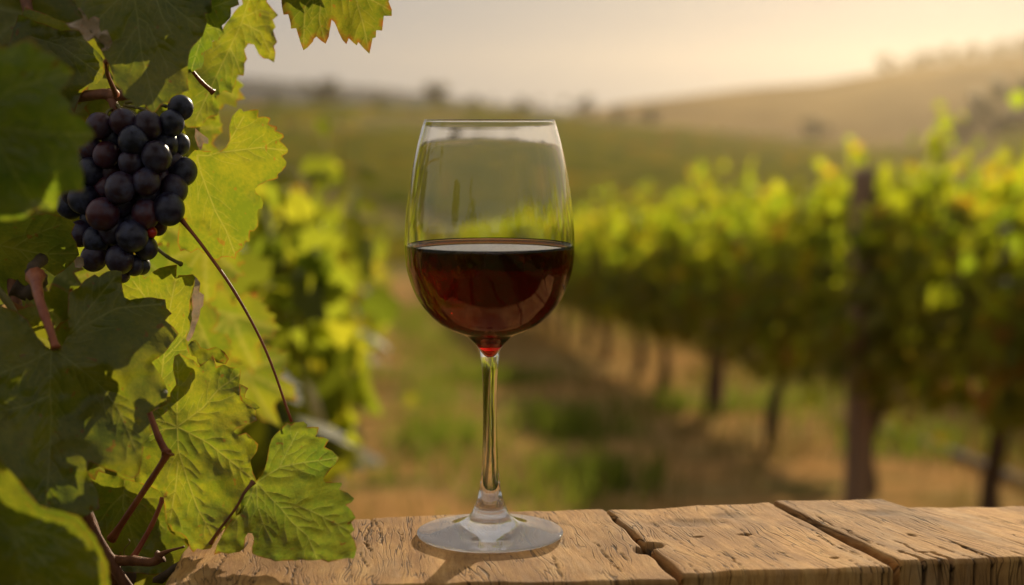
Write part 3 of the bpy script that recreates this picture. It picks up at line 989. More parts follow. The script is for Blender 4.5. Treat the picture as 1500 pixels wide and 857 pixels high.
px_leaf('leaf', C6, [(150, -90), (300, -110), (375, -40), (388, 30), (335, 50), (332, 110), (300, 145), (278, 160), (293, 210), (262, 250), (220, 258), (218, 305), (172, 328), (165, 390), (150, 430), (60, 460), (40, 380), (60, 250), (120, 100)],
        0.83, M['leaf_hero'], vine, [[(190, -80), (180, 100), (130, 300), (90, 430)], [(185, 60), (260, 30), (340, 0)], [(170, 180), (230, 170), (285, 200)]], tilt=(-0.01, 0.01), seed=9, wave=0.006)
px_leaf('leaf', C6, [(370, -120), (410, 28), (385, 42), (340, 100), (230, 250), (100, 350), (40, 430), (30, 600), (25, 760), (60, 800), (150, 795), (165, 770), (200, 735), (250, 725), (262, 690), (245, 620), (290, 570), (340, 585), (365, 530), (380, 470), (415, 475), (420, 400), (437, 370), (420, 310), (445, 275), (480, 280), (510, 340), (540, 368), (570, 370), (605, 392), (615, 330), (605, 290), (626, 265), (600, 190), (617, 170), (598, 125), (632, 95), (600, 60), (560, 10), (575, -60), (520, -150)],
        0.955, M['leaf_yellow'], vine, [[(480, -100), (400, 150), (280, 400), (120, 740)], [(400, 140), (520, 200), (600, 370)], [(410, 110), (520, 60), (620, 100)], [(330, 300), (370, 380), (400, 470)]], tilt=(0.01, -0.01), seed=10, wave=0.006)
px_leaf('leaf', C6, [(640, -140), (650, -60), (655, 40), (665, 92), (695, 90), (712, 180), (745, 178), (758, 220), (770, 262), (790, 316), (815, 300), (850, 262), (855, 245), (872, 230), (900, 255), (930, 275), (950, 230), (960, 170), (967, 124), (985, 140), (1010, 200), (1035, 250), (1060, 278), (1075, 240), (1100, 265), (1125, 285), (1135, 265), (1170, 305), (1205, 338), (1215, 290), (1225, 240), (1245, 235), (1248, 190), (1285, 192), (1290, 145), (1295, 100), (1345, 100), (1345, 60), (1325, 10), (1340, -60), (1200, -160), (900, -200)],
        0.865, M['leaf_top'], vine, [[(1000, -180), (1120, 0), (1165, 150), (1205, 330)], [(980, -160), (900, 0), (890, 130), (930, 270)], [(960, -160), (800, 40), (790, 310)], [(1040, -120), (1220, 0), (1330, 60)]], tilt=(0.015, 0.012), seed=12, wave=0.006)
C9 = (0, 300, 5.354)
px_leaf('leaf', C9, [(-120, 120), (60, 60), (250, 80), (380, 70), (480, 90), (590, 150), (560, 220), (600, 300), (622, 390), (580, 440), (530, 490), (430, 560), (350, 500), (300, 488), (265, 540), (265, 600), (240, 680), (120, 700), (60, 740), (-100, 760), (-200, 500)],
        0.84, M['leaf_deep'], vine, [[(-100, 300), (150, 350), (330, 385), (610, 380)], [(100, 340), (250, 240), (480, 150)], [(150, 350), (250, 450), (400, 540)]], tilt=(0.0, 0.05), seed=13, wave=0.006)
# behind the bunch, dark
px_leaf('leaf', C5, [(-300, 100), (0, 215), (120, 210), (180, 290), (240, 350), (290, 410), (300, 480), (290, 540), (250, 580), (200, 600), (150, 640), (120, 700), (90, 790), (40, 720), (-60, 700), (-250, 600), (-400, 400)],
        0.90, M['leaf_deep'], vine, [[(-200, 260), (0, 320), (150, 430), (280, 520)], [(-100, 290), (60, 260), (170, 290)]], tilt=(0.0, 0.0), seed=14, wave=0.006)
# nearest, soft: two big leaves at the frame edge
C0 = (0, 40, 2.855)
px_leaf('leaf', C0, [(-200, 60), (0, 85), (60, 70), (130, 48), (150, 95), (200, 100), (240, 130), (280, 160), (312, 185), (290, 230), (250, 270), (295, 320), (285, 360), (350, 380), (375, 415), (398, 450), (365, 490), (330, 510), (335, 550), (350, 620), (352, 685), (285, 690), (250, 700), (230, 765), (150, 760), (100, 800), (20, 810), (-80, 790), (-250, 700), (-330, 400)],
        0.64, M['leaf_hero'], vine, [[(-200, 300), (0, 500), (60, 610), (150, 750)], [(-100, 400), (150, 440), (390, 450)], [(-120, 380), (60, 250), (300, 190)]], tilt=(0.004, 0.003), seed=15, wave=0.0025, grid=8, vw=2.4)
CA = (0, 640, 3.948)
px_leaf('leaf', CA, [(-260, 60), (-60, 120), (60, 260), (200, 430), (330, 470), (430, 490), (520, 600), (570, 680), (600, 760), (610, 900), (500, 1000), (200, 1100), (-300, 1000)],
        0.65, M['leaf_deep'], vine, [[(-200, 300), (100, 560), (300, 760), (500, 960)], [(50, 520), (300, 560), (560, 700)], [(60, 520), (150, 800), (250, 1000)]], tilt=(0.004, 0.0), seed=16, wave=0.0025, grid=8, vw=2.2)
def shade_caster(crop, pts, cx, cy, k, ky, dx, dy, Y, seed):  # added leaves, tucked behind the front ones only to cast shade on them
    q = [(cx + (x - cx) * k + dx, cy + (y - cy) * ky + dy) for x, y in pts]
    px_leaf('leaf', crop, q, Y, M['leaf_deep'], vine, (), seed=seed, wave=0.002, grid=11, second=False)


shade_caster(C0, [(-200, 60), (0, 85), (130, 48), (200, 100), (312, 185), (250, 270), (295, 320), (350, 380), (398, 450), (330, 510), (350, 620), (285, 690), (230, 765), (100, 800), (-80, 790), (-250, 700), (-330, 400)], -60, 420, 0.76, 0.95, 45, -25, 0.655, 71)
shade_caster(CA, [(-260, 60), (-60, 120), (60, 260), (200, 430), (430, 490), (520, 600), (600, 760), (610, 900), (500, 1000), (200, 1100), (-300, 1000)], 150, 700, 1.0, 1.0, 26, -32, 0.662, 72)
shade_caster(C5, [(-300, 100), (0, 215), (120, 210), (240, 350), (300, 480), (250, 580), (150, 640), (90, 790), (-60, 700), (-250, 600), (-400, 400)], 0, 400, 1.0, 1.0, 43, -55, 0.912, 74)
shade_caster(CA, [(480, 150), (640, 200), (820, 260), (950, 330), (960, 480), (1060, 590), (1110, 650), (1060, 760), (900, 800), (700, 780), (560, 700), (500, 500)], 800, 500, 1.0, 1.0, 90, -115, 0.925, 75)
shade_caster(C5, [(60, -150), (95, 20), (220, 260), (330, 450), (390, 600), (460, 690), (560, 640), (540, 420), (620, 270), (880, 260), (950, 250), (1000, 95), (1052, 80), (1060, -80), (1000, -200)], 500, 100, 0.93, 0.93, 0, 0, 0.835, 73)
# shaded leaves in the gap behind the lower stems
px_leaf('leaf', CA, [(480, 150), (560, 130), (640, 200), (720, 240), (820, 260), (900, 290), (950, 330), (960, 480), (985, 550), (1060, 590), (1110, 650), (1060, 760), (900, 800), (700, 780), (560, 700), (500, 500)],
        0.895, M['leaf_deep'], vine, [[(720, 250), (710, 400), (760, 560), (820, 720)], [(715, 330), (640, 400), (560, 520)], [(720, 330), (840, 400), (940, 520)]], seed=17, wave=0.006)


def free_leaf(center, size, mat, parent, seed, nrm=(0, -1, 0.2), roll=0.0, curl=0.25, teeth=26):
    """a whole five-lobed leaf of the same kind, with its own pose and droop"""
    rr = random.Random(seed)
    out = leaf_outline(teeth, seed, 0.085)
    poly = np.array(out)
    g = 0.075
    gx, gy = np.meshgrid(np.arange(-1, 1.05, g), np.arange(-1, 1.05, g))
    G = np.stack([gx.ravel(), gy.ravel()], 1)
    G = G[inside(poly, G)]
    ed = dist_poly(G, out + [out[0]])
    G = G[ed > g * 0.4]
    ve = [[(0, 0), (r * math.sin(a) * .95, r * math.cos(a) * .95)] for a, r in ((0, 1.0), (0.6, .9), (-0.6, .9), (1.45, .68), (-1.45, .68))]
    A = np.concatenate([resample(l, 0.06) for l in ve])
    A = A[inside(poly, A)]
    vs, fs = cdt_fill(out, np.concatenate([A, G]))
    Q = np.array([(v.x, v.y) for v in vs])
    dm = np.full(len(Q), 9.0)
    for l in ve: dm = np.minimum(dm, dist_poly(Q, l))
    ed = dist_poly(Q, out + [out[0]])
    n = Vector(nrm).normalized()
    up = Vector((0, 0, -1)) - n * n.dot(Vector((0, 0, -1)))
    if up.length < 1e-3: up = Vector((0, 1, 0))
    up.normalize(); side = up.cross(n)
    c, s = math.cos(roll), math.sin(roll)
    up, side = up * c + side * s, side * c - up * s
    V = []
    for (x, y), d in zip(Q, dm):
        h = -curl * (x * x + 0.7 * y * y) * 0.5 + 0.06 * min(d, .2) / .2 + 0.10 * noise.noise(Vector((x * 2.2 + seed, y * 2.2, 1)))
        V.append(Vector(center) + (side * x + up * y + n * h) * size)
    F2 = []
    for f in fs:
        a, b, cc = V[f[0]], V[f[1]], V[f[2]]
        F2.append(tuple(f) if (b - a).cross(cc - a).dot(n) > 0 else tuple(reversed(f)))
    return mesh_obj('leaf', V, F2, mat, parent, True, {'vein': np.clip(1 - dm / 0.02, 0, 1), 'edge': np.clip(ed / 0.25, 0, 1)})


# leaves deeper in the plant: they close the foliage and throw the shade on the front leaves
k = 100
for (px, py, Y, size, mt, n, roll) in [
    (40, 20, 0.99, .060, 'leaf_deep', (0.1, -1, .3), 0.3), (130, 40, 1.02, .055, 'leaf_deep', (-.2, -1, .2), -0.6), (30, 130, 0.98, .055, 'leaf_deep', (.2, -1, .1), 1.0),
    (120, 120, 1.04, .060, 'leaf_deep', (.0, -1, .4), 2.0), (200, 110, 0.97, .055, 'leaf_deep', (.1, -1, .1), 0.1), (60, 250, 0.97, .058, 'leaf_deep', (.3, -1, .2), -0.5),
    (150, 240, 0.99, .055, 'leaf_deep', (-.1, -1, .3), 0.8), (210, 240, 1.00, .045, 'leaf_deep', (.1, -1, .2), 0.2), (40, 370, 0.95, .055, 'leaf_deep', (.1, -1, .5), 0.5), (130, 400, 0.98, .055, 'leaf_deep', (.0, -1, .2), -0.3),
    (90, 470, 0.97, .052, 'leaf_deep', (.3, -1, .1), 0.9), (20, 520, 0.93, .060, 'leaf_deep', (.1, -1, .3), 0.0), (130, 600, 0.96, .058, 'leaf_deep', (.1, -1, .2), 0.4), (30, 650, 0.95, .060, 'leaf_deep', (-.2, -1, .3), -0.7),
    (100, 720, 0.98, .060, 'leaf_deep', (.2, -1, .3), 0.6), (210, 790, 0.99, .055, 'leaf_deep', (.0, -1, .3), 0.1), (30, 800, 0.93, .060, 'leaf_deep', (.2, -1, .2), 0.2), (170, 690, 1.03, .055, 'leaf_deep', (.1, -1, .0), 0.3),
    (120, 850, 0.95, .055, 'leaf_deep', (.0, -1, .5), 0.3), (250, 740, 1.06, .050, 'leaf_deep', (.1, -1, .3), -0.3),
    (130, -60, 1.09, .08, 'leaf_deep', (.1, -1, .2), 0.3), (210, -30, 1.10, .075, 'leaf_deep', (.1, -1, .2), 0.9), (40, -100, 1.09, .08, 'leaf_deep', (.1, -1, .2), 2.3), (170, 70, 1.13, .08, 'leaf_deep', (.1, -1, .2), 2.9), (60, -40, 1.10, .075, 'leaf_deep', (.1, -1, .2), 0.3), (160, 0, 1.12, .07, 'leaf_deep', (.1, -1, .2), 1.3), (100, 60, 1.09, .07, 'leaf_deep', (.1, -1, .2), 2.3), (200, 70, 1.10, .06, 'leaf_deep', (.1, -1, .2), 0.0), (20, 60, 1.08, .07, 'leaf_deep', (.1, -1, .2), -0.6), (130, 170, 1.12, .065, 'leaf_deep', (.1, -1, .2), 0.9), (60, 200, 1.10, .07, 'leaf_deep', (.1, -1, .2), 0.5), (90, -110, 1.05, .08, 'leaf_deep', (.1, -1, .2), 0.5), (210, -90, 1.08, .08, 'leaf_deep', (.1, -1, .2), 1.5),  # large back leaves added to block the sun from the upper left foliage
    # unseen leaves added overhead, out of frame, to shade the upper left leaves
    (430, -125, 0.89, .050, 'leaf_hero', (.1, -1, .2), 0.2), (485, -95, 0.90, .040, 'leaf_hero', (.2, -1, .1), 1.1), (350, -130, 0.90, .055, 'leaf_hero', (-.1, -1, .2), -0.5), (520, -165, 0.89, .045, 'leaf_hero', (.1, -1, .2), 0.7), (440, -215, 0.90, .050, 'leaf_hero', (.1, -1, .3), 2.0), (380, -230, 0.93, .055, 'leaf_hero', (.1, -1, .1), 0.0),
    (330, -150, 1.12, .065, 'leaf_hero', (.1, -1, .2), 0.4), (410, -160, 1.12, .055, 'leaf_hero', (.1, -1, .2), 1.4), (270, -130, 1.13, .060, 'leaf_hero', (.1, -1, .1), -0.4), (360, -240, 1.12, .065, 'leaf_hero', (.1, -1, .2), 0.8), (230, -170, 1.15, .070, 'leaf_hero', (.1, -1, .2), 0.1), (300, -290, 1.1, .07, 'leaf_hero', (.1, -1, .2), 0.9),
    # shade casters close behind the dark front leaves
    (75, 500, 0.815, .052, 'leaf_deep', (.2, -1, .1), 0.3), (125, 560, 0.80, .036, 'leaf_deep', (.1, -1, .1), -0.4), (80, 620, 0.805, .055, 'leaf_deep', (.2, -1, .2), 0.7), 
    (150, 640, 0.795, .028, 'leaf_deep', (.2, -1, .1), 1.2), (30, 720, 0.80, .055, 'leaf_deep', (.1, -1, .1), 0.0), 
            (260, 800, 0.93, .045, 'leaf_deep', (.1, -1, .2), 0.5), (200, 850, 0.92, .050, 'leaf_deep', (.1, -1, .2), -0.5), (300, 840, 0.99, .050, 'leaf_deep', (-.1, -1, .2), 0.3),
    # lit leaves between the vine and the row
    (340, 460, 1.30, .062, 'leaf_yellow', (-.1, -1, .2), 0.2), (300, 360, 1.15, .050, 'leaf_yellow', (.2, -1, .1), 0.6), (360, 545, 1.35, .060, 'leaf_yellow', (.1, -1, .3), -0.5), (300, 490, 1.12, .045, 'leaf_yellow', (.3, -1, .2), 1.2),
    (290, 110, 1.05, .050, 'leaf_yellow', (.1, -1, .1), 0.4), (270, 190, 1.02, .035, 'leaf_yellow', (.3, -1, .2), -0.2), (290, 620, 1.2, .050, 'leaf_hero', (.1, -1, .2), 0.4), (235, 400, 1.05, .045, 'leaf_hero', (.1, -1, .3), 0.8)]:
    k += 1
    free_leaf(at(px, py, Y), size, M[mt], vine, k, n, roll)

# dried, crumpled scraps of leaf
def crumple(name, crop, pts, Y, mat, amp, seed):
    o = px_leaf(name, crop, pts, Y, mat, vine, (), grid=2.2, seed=seed, wave=amp, second=False)
    for v in o.data.vertices:
        q = v.co * 170
        v.co.y += amp * 1.2 * noise.noise(q * 0.8 + Vector((seed, 0, 0)))
        v.co.x += 0.0012 * noise.noise(q * 1.3 + Vector((0, seed, 0)))
        v.co.z += 0.0012 * noise.noise(q * 1.3 + Vector((0, 0, seed)))
    o["label"] = 'pale dried and crumpled scrap of leaf'
    return o


crumple('dried_leaf', C5, [(28, 170), (80, 150), (135, 128), (140, 90), (115, 58), (140, 62), (168, 110), (190, 150), (205, 125), (240, 115), (270, 135), (268, 190), (285, 230), (300, 215), (325, 205), (348, 245), (345, 300), (320, 350), (285, 365), (270, 320), (262, 275), (230, 265), (190, 290), (165, 270), (140, 240), (120, 212), (70, 212)], 0.785, M['leaf_dry'], 0.006, 31)
crumple('dried_leaf_edge', C8, [(500, 130), (525, 150), (545, 185), (540, 230), (560, 262), (565, 285), (540, 340), (530, 400), (515, 470), (480, 525), (462, 520), (485, 430), (500, 330), (495, 240), (512, 160)], 0.868, M['leaf_dry'], 0.003, 32)
crumple('dried_leaf', (0, 300, 5.354), [(585, 410), (620, 400), (650, 420), (660, 470), (640, 495), (600, 480)], 0.86, M['leaf_dry'], 0.003, 33)
crumple('dried_leaf', (240, 140, 3.295), [(148, 152), (180, 185), (222, 205), (215, 230), (190, 235), (180, 265), (165, 240), (150, 200)], 0.872, M['leaf_dry'], 0.003, 34)
# dark curled teeth of the lower leaf
crumple('curled_leaf_edge', C8, [(470, 560), (485, 530), (510, 520), (545, 570), (590, 580), (640, 560), (690, 600), (720, 640), (690, 668), (650, 660), (620, 620), (580, 650), (545, 682), (530, 625), (490, 610)], 0.842, M['leaf_deep'], 0.004, 35)['label'] = 'dark green rolled-over margin of the lower leaf'
crumple('curled_leaf_edge', C2, [(404, 180), (440, 195), (430, 230), (465, 255), (478, 268), (462, 280), (430, 260), (410, 245)], 0.843, M['leaf_deep'], 0.003, 36)['label'] = 'dark green rolled-over margin of the lower leaf'


def stem(name, pxs, rad_px, mat, sides=9, lump=0.12, parent=None, label=None):
    pts = [at(x, y, Y) for x, y, Y in pxs]
    rad = [r * 0.000375 for r in np.interp(np.linspace(0, 1, 21), np.linspace(0, 1, len(rad_px)), rad_px)]
    for q, k_ in ((0, 1.55), (1, 1.2), (19, 1.15), (20, 1.45), (10, 1.12)): rad[q] *= k_
    o = tube(name, pts, rad, mat, parent or vine, sides, 6, lump)
    if label: o["label"] = label
    return o


stem('petiole', [(263, 318, .872), (300, 365, .868), (345, 430, .865), (390, 515, .862), (427, 618, .86)], [3.0, 2.4, 2.2, 2.0, 1.6], M['petiole'], label='long thin red stalk')
stem('petiole', [(225, 360, .90), (245, 376, .89), (265, 387, .88)], [2.8, 2.6, 2.8], M['greenstem'])
stem('petiole', [(52, 405, .80), (58, 440, .775), (72, 480, .762), (82, 510, .757)], [9, 6.5, 5.5, 5], M['petiole'], label='red stalk joining the dark leaf to the cane')
stem('petiole', [(217, 600, .83), (232, 640, .82), (244, 664, .815)], [4.0, 4.6, 5.5], M['petiole'])
stem('petiole', [(246, 662, .815), (236, 680, .815), (200, 735, .82), (163, 790, .83)], [6.8, 4.4, 4.6, 5.2], M['petiole'])
stem('petiole', [(239, 730, .86), (222, 770, .85), (193, 820, .84)], [3.2, 3.6, 4.5], M['petiole'])
stem('petiole', [(371, 706, .81), (358, 722, .806), (345, 745, .806), (320, 778, .81), (306, 800, .815)], [3.0, 2.2, 1.9, 2.2, 3.0], M['cane'])
stem('cane', [(120, 752, .83), (148, 800, .83), (172, 838, .83), (200, 880, .83)], [11, 9, 8, 9], M['cane'], 12, 0.25)
stem('cane', [(140, 806, .835), (165, 820, .832), (195, 822, .83), (222, 824, .83), (236, 815, .83)], [8, 7.5, 7, 6, 7], M['cane'], 12, 0.3)
stem('tendril', [(232, 815, .83), (245, 808, .828), (270, 801, .826)], [5, 2.5, 1.2], M['cane'])
stem('tendril', [(183, 820, .84), (182, 805, .838), (190, 795, .838), (188, 790, .838)], [1.0, 0.9, 0.9, 0.7], M['greenstem'], 6)
stem('cane', [(-20, 405, .80), (10, 440, .80), (24, 465, .80)], [6, 5.5, 5], M['greenstem'])
stem('cane', [(20, 420, .83), (40, 428, .83), (60, 410, .82), (48, 395, .81), (62, 380, .83)], [9, 10, 10, 9, 6], M['bark'], 10, 0.5)
stem('cane', [(60, 150, .92), (110, 142, .91), (150, 138, .90), (178, 140, .895), (230, 120, .91), (290, 60, .92), (330, -40, .93)], [9, 8.5, 8, 7, 5, 5, 5], M['cane'], 12, 0.25, label='dark brown cane the grape bunch hangs from')
stem('cane', [(330, -40, .93), (400, -110, .93), (480, -150, .92), (560, -170, .91)], [5, 4.5, 4, 3], M['cane'], 10, 0.2)
stem('petiole', [(279, 101, .84), (295, 120, .845), (312, 135, .85)], [2.2, 3.0, 3.6], M['petiole'])
stem('petiole', [(155, 90, .80), (158, 110, .84), (170, 138, .88)], [2.5, 3, 4], M['petiole'])
stem('cane', [(30, -40, 1.0), (60, 150, .94), (20, 420, .86), (90, 640, .86), (160, 830, .85), (260, 980, .95)], [7, 9, 9, 9, 9, 10], M['cane'], 12, 0.3)
# the old trunk the vine grows from, left of and below the planks
tube('trunk', [(vroot.x, vroot.y + .02, float(ground_z(vroot.x, vroot.y)) - 0.05), (vroot.x + .03, vroot.y, 0.25), (vroot.x - .02, vroot.y + .03, .55), at(130, 900, .96), at(180, 840, .9)], [0.035, 0.03, 0.027, 0.022, 0.008], M['bark'], vine, 14, 8, 0.4)
# shreds of loose bark at the table edge
bk = [((300, 845), (318, 822), (345, 800)), ((285, 850), (310, 815), (350, 795)), ((262, 840), (290, 822), (318, 812)), ((300, 857), (330, 832), (352, 812)), ((230, 850), (260, 830), (285, 806))]
V, Fc = [], []
for (a, b, c_) in bk:
    v, f = tube_geo([at(*a, .835), at(*b, .82 + random.uniform(-.005, .005)), at(*c_, .83)], [0.0025, 0.002, 0.0008], 6, 6, 0.7, len(V))
    V += v; Fc += f
mesh_obj('loose_bark', V, Fc, M['bark'], vine)

# ------------------------------------------------------------------ grape bunch
bt = at(172, 140, 0.895)
bunch = empty('grape_bunch', bt, 'hanging bunch of ripe blue-black grapes with a dusty bloom', 'grapes')
stem('stalk', [(160, 138, .90), (168, 160, .892), (175, 220, .895), (180, 300, .895), (178, 370, .893)], [7, 6, 4.5, 3.5, 2], M['cane'], 9, 0.2, bunch)
GC = (0, 0, 1.993)
grapes = [(527, 315, 33, 0.2), (500, 360, 36, 0), (290, 368, 36, 0.1), (360, 357, 35, 0.1), (432, 367, 38, 0), (390, 412, 41, -.3), (477, 425, 40, .4), (520, 422, 32, .6), (310, 452, 35, .2), (383, 475, 36, -.3), (457, 458, 40, -.6), (500, 470, 32, .5), (533, 502, 38, .2), (427, 530, 38, -.5), (352, 548, 43, -.6), (468, 520, 30, .5), (507, 552, 38, 0), (265, 500, 38, .2), (432, 568, 38, .3), (300, 625, 44, -.6), (425, 625, 39, -.2), (493, 610, 42, -.5), (245, 580, 42, 0), (357, 592, 38, .4), (385, 690, 43, -.6), (328, 672, 38, .2), (425, 722, 33, .1), (235, 682, 34, .2), (280, 700, 36, 0), (275, 752, 36, 0), (350, 757, 38, -.3), (392, 775, 28, .2), (413, 775, 24, .5), (358, 805, 20, .3), (262, 430, 33, .5), (225, 560, 43, .4), (205, 600, 36, .5), (330, 400, 32, .8), (310, 545, 34, .7), (390, 640, 34, .8), (240, 470, 34, .8), (350, 700, 32, .9), (460, 660, 26, .9), (210, 545, 34, .9), (320, 500, 34, .9), (400, 440, 36, 1.0), (440, 490, 36, 1.2), (380, 560, 36, 1.2), (480, 570, 34, 1.1), (300, 580, 36, 1.1), (350, 640, 36, 1.2), (420, 680, 30, 1.0), (270, 640, 34, 1.0), (500, 410, 32, 1.1), (340, 470, 36, 1.3), (300, 730, 30, 1.0)]
bm = bmesh.new()
bmesh.ops.create_uvsphere(bm, u_segments=40, v_segments=24, radius=1.0)
for v in bm.verts:
    v.co.z *= 1.03
    r = math.hypot(v.co.x, v.co.y)
    if v.co.z < -0.96: v.co.z += (0.10 - r) * 0.25 if r < 0.10 else 0      # small scar dimple
gm = bpy.data.meshes.new('grape'); bm.to_mesh(gm); bm.free()
gm.polygons.foreach_set('use_smooth', [True] * len(gm.polygons)); gm.materials.append(M['grape'])
inv = Matrix.Translation(-bt)
pv_, pf_ = [], []
for (x, y, r, lay) in grapes:
    x0, y0 = x / 1.993, y / 1.993
    dx = (x - 380) / 190.0
    Yd = 0.868 + 0.014 * dx * dx + lay * 0.0115
    rad = 1.10 * r / 1.993 * Yd / 0.862 * 0.000375
    o = bpy.data.objects.new('grape', gm); COL.objects.link(o)
    o.parent = bunch; o.matrix_parent_inverse = inv
    p_ = at(x0, y0, Yd)
    o.location = p_
    o.scale = (rad * random.uniform(.94, 1.03), rad * random.uniform(.95, 1.04), rad * random.uniform(.97, 1.07))
    o.rotation_euler = (random.uniform(-.6, .9), random.uniform(-.6, .6), random.uniform(0, 6))
    # stalklet
    hub = at(172 + (x0 - 185) * 0.15, max(150, y0 - 26), 0.893)
    v, f = tube_geo([p_.lerp(hub, 0.25), p_.lerp(hub, 0.6) + Vector((0, 0, .002)), hub], [0.0011, 0.0009, 0.0011], 6, 4, 0.1, len(pv_))
    pv_ += v; pf_ += f
mesh_obj('pedicels', pv_, pf_, M['greenstem'], bunch)
gu = gm.copy(); gu.materials.clear(); gu.materials.append(M['unripe'])
o = bpy.data.objects.new('unripe_grape', gu); COL.objects.link(o)
o.parent = bunch; o.matrix_parent_inverse = inv
o.location = at(222, 340, .868); o.scale = (.0031,) * 3
o["label"] = 'small bright red unripe grape'

# ------------------------------------------------------------------ vine rows
SMALL = []
for sd in range(6):
    SMALL.append([np.array(p) for p in leaf_outline(9, 200 + sd, 0.07)])


def add_leaf(V, Fc, rn, c, size, n, roll, r, droop=0.3):
    out = SMALL[random.randrange(6)]
    n = n.normalized()
    a = n.orthogonal().normalized(); b = n.cross(a)
    cs, sn = math.cos(roll), math.sin(roll)
    a, b = a * cs + b * sn, b * cs - a * sn
    base = len(V)
    V.append(c + n * (size * 0.05)); rn.append(r)
    for p in out:
        h = -droop * (p[0] ** 2 + p[1] ** 2) * 0.5 + 0.1 * abs(p[0])
        V.append(c + (a * float(p[0]) + b * float(p[1]) + n * float(h)) * size); rn.append(r)
    m_ = len(out)
    for i in range(m_): Fc.append((base, base + 1 + i, base + 1 + (i + 1) % m_))


def make_vine(seed, n_leaf=900, half=0.92, thick=0.27, z0=0.55, z1=1.36, shoots=15, droop=11, sl=.36, tipm='row_tip', name='vineyard_vine'):
    random.seed(seed)
    root = empty(name, (0, 0, 0))
    # trunk and cordon arms
    w1, w2 = random.uniform(-.05, .05), random.uniform(-.05, .05)
    V, Fc = tube_geo([(0, 0, -0.08), (w1, w2, .22), (-w2, w1, .45), (w1 * .5, 0, .66), (0.0, 0, .74)], [.048, .038, .034, .032, .036], 9, 4, 0.3)
    for sg in (-1, 1):
        v, f = tube_geo([(0, 0, .70), (sg * .25, .02, .77), (sg * .55, -.02, .78), (sg * half, .0, .79)], [.026, .02, .017, .012], 7, 3, 0.3, len(V))
        V += v; Fc += f
    mesh_obj('trunk', V, Fc, M['bark'], root)
    V, Fc, rn = [], [], []
    for i in range(n_leaf):
        x = random.uniform(-half, half) * 1.04
        t = random.betavariate(1.25, 1.6)
        z = z0 + (z1 - z0) * t
        lump = 1 + 0.35 * noise.noise(Vector((x * 2.3 + seed, z * 2.3, 0)))
        prof_ = (0.55 + 0.65 * math.sin(math.pi * min(max(t * 0.8 + 0.15, 0), 1)))
        sd = 1 if random.random() < .5 else -1
        y = sd * thick * prof_ * lump * (abs(random.gauss(0.75, 0.25)) if random.random() < .75 else random.random() * .7)
        zz = z + 0.10 * noise.noise(Vector((x * 3 + seed, 7, 0)))
        n = Vector((random.gauss(0, .45), sd * random.uniform(.3, 1.0), random.gauss(.35, .45)))
        add_leaf(V, Fc, rn, Vector((x, y, zz)), random.uniform(.058, .092), n, random.uniform(0, 6.28), random.random())
    # a few loose hanging tips below the wall of leaves
    for i in range(26):
        x = random.uniform(-half, half); zz = z0 - random.random() ** 2 * 0.22
        add_leaf(V, Fc, rn, Vector((x, random.gauss(0, .12), zz)), random.uniform(.04, .065), Vector((random.gauss(0, .4), random.gauss(0, 1), .3)), random.uniform(0, 6.28), random.uniform(.4, 1))
    mesh_obj('canopy', V, Fc, M['row_leaf'], root, True, {'rnd': rn})
    V, Fc, rn = [], [], []
    TV, TF = [], []
    for i in range(shoots):
        x = random.uniform(-half, half); y = random.gauss(0, .10)
        top = z1 + random.uniform(.06, sl) * random.choice((1, 1, .45))
        lean = random.uniform(-.16, .16); ly = random.uniform(-.1, .1)
        P3 = [Vector((x, y, z1 - .35)), Vector((x + lean * .4, y + ly * .3, z1 - .05)), Vector((x + lean, y + ly, top))]
        v, f = tube_geo(P3, [.004, .0035, .002], 5, 3, 0, len(TV))
        TV += v; TF += f
        nl = int((top - z1 + .35) / .032)
        for q in range(nl):
            tt = q / max(nl - 1, 1)
            p = P3[0].lerp(P3[1], tt * 2) if tt < .5 else P3[1].lerp(P3[2], tt * 2 - 1)
            add_leaf(V, Fc, rn, p + Vector((random.gauss(0, .035), random.gauss(0, .035), 0)), random.uniform(.046, .078) * (1.15 - .45 * tt), Vector((random.gauss(0, .6), random.gauss(0, 1), .4)), random.uniform(0, 6.28), random.random())
    # sun-catching outer leaves along the top
    for i in range(140):
        x = random.uniform(-half, half)
        add_leaf(V, Fc, rn, Vector((x, random.gauss(0, .11), z1 - .02 - abs(random.gauss(0, .16)) + random.uniform(0, .10))), random.uniform(.05, .08), Vector((random.gauss(0, .5), random.gauss(0, .8), .6)), random.uniform(0, 6.28), random.random())
    for i in range(droop):
        x = random.uniform(-half, half); sd = random.choice((-1, 1))
        y1 = sd * random.uniform(.9, 1.6) * thick; ln = random.uniform(.18, .5)
        P3 = [Vector((x, sd * .05, z1 - .08)), Vector((x + random.uniform(-.1, .1), y1 * .7, z1 + .02)), Vector((x + random.uniform(-.15, .15), y1, z1 - ln))]
        v, f = tube_geo(P3, [.0035, .003, .002], 5, 3, 0, len(TV))
        TV += v; TF += f
        nl = int(ln / .022)
        for q in range(nl):
            tt = q / max(nl - 1, 1)
            p = P3[0].lerp(P3[1], tt * 3) if tt < .33 else P3[1].lerp(P3[2], (tt - .33) / .67)
            add_leaf(V, Fc, rn, p + Vector((random.gauss(0, .04), random.gauss(0, .03), random.gauss(0, .02))), random.uniform(.055, .085), Vector((random.gauss(0, .5), random.gauss(0, 1), .3)), random.uniform(0, 6.28), random.random())
    nb = len(V); nfl = len(Fc)
    V += TV; rn += [0.5] * len(TV); Fc += [tuple(q + nb for q in f) for f in TF]
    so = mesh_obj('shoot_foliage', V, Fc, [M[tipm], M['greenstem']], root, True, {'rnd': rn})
    for p in so.data.polygons[nfl:]: p.material_index = 1
    return root


def copy_tree(o, parent=None):
    c = o.copy()
    COL.objects.link(c)
    c.parent = parent
    for ch in list(o.children): copy_tree(ch, c)
    return c


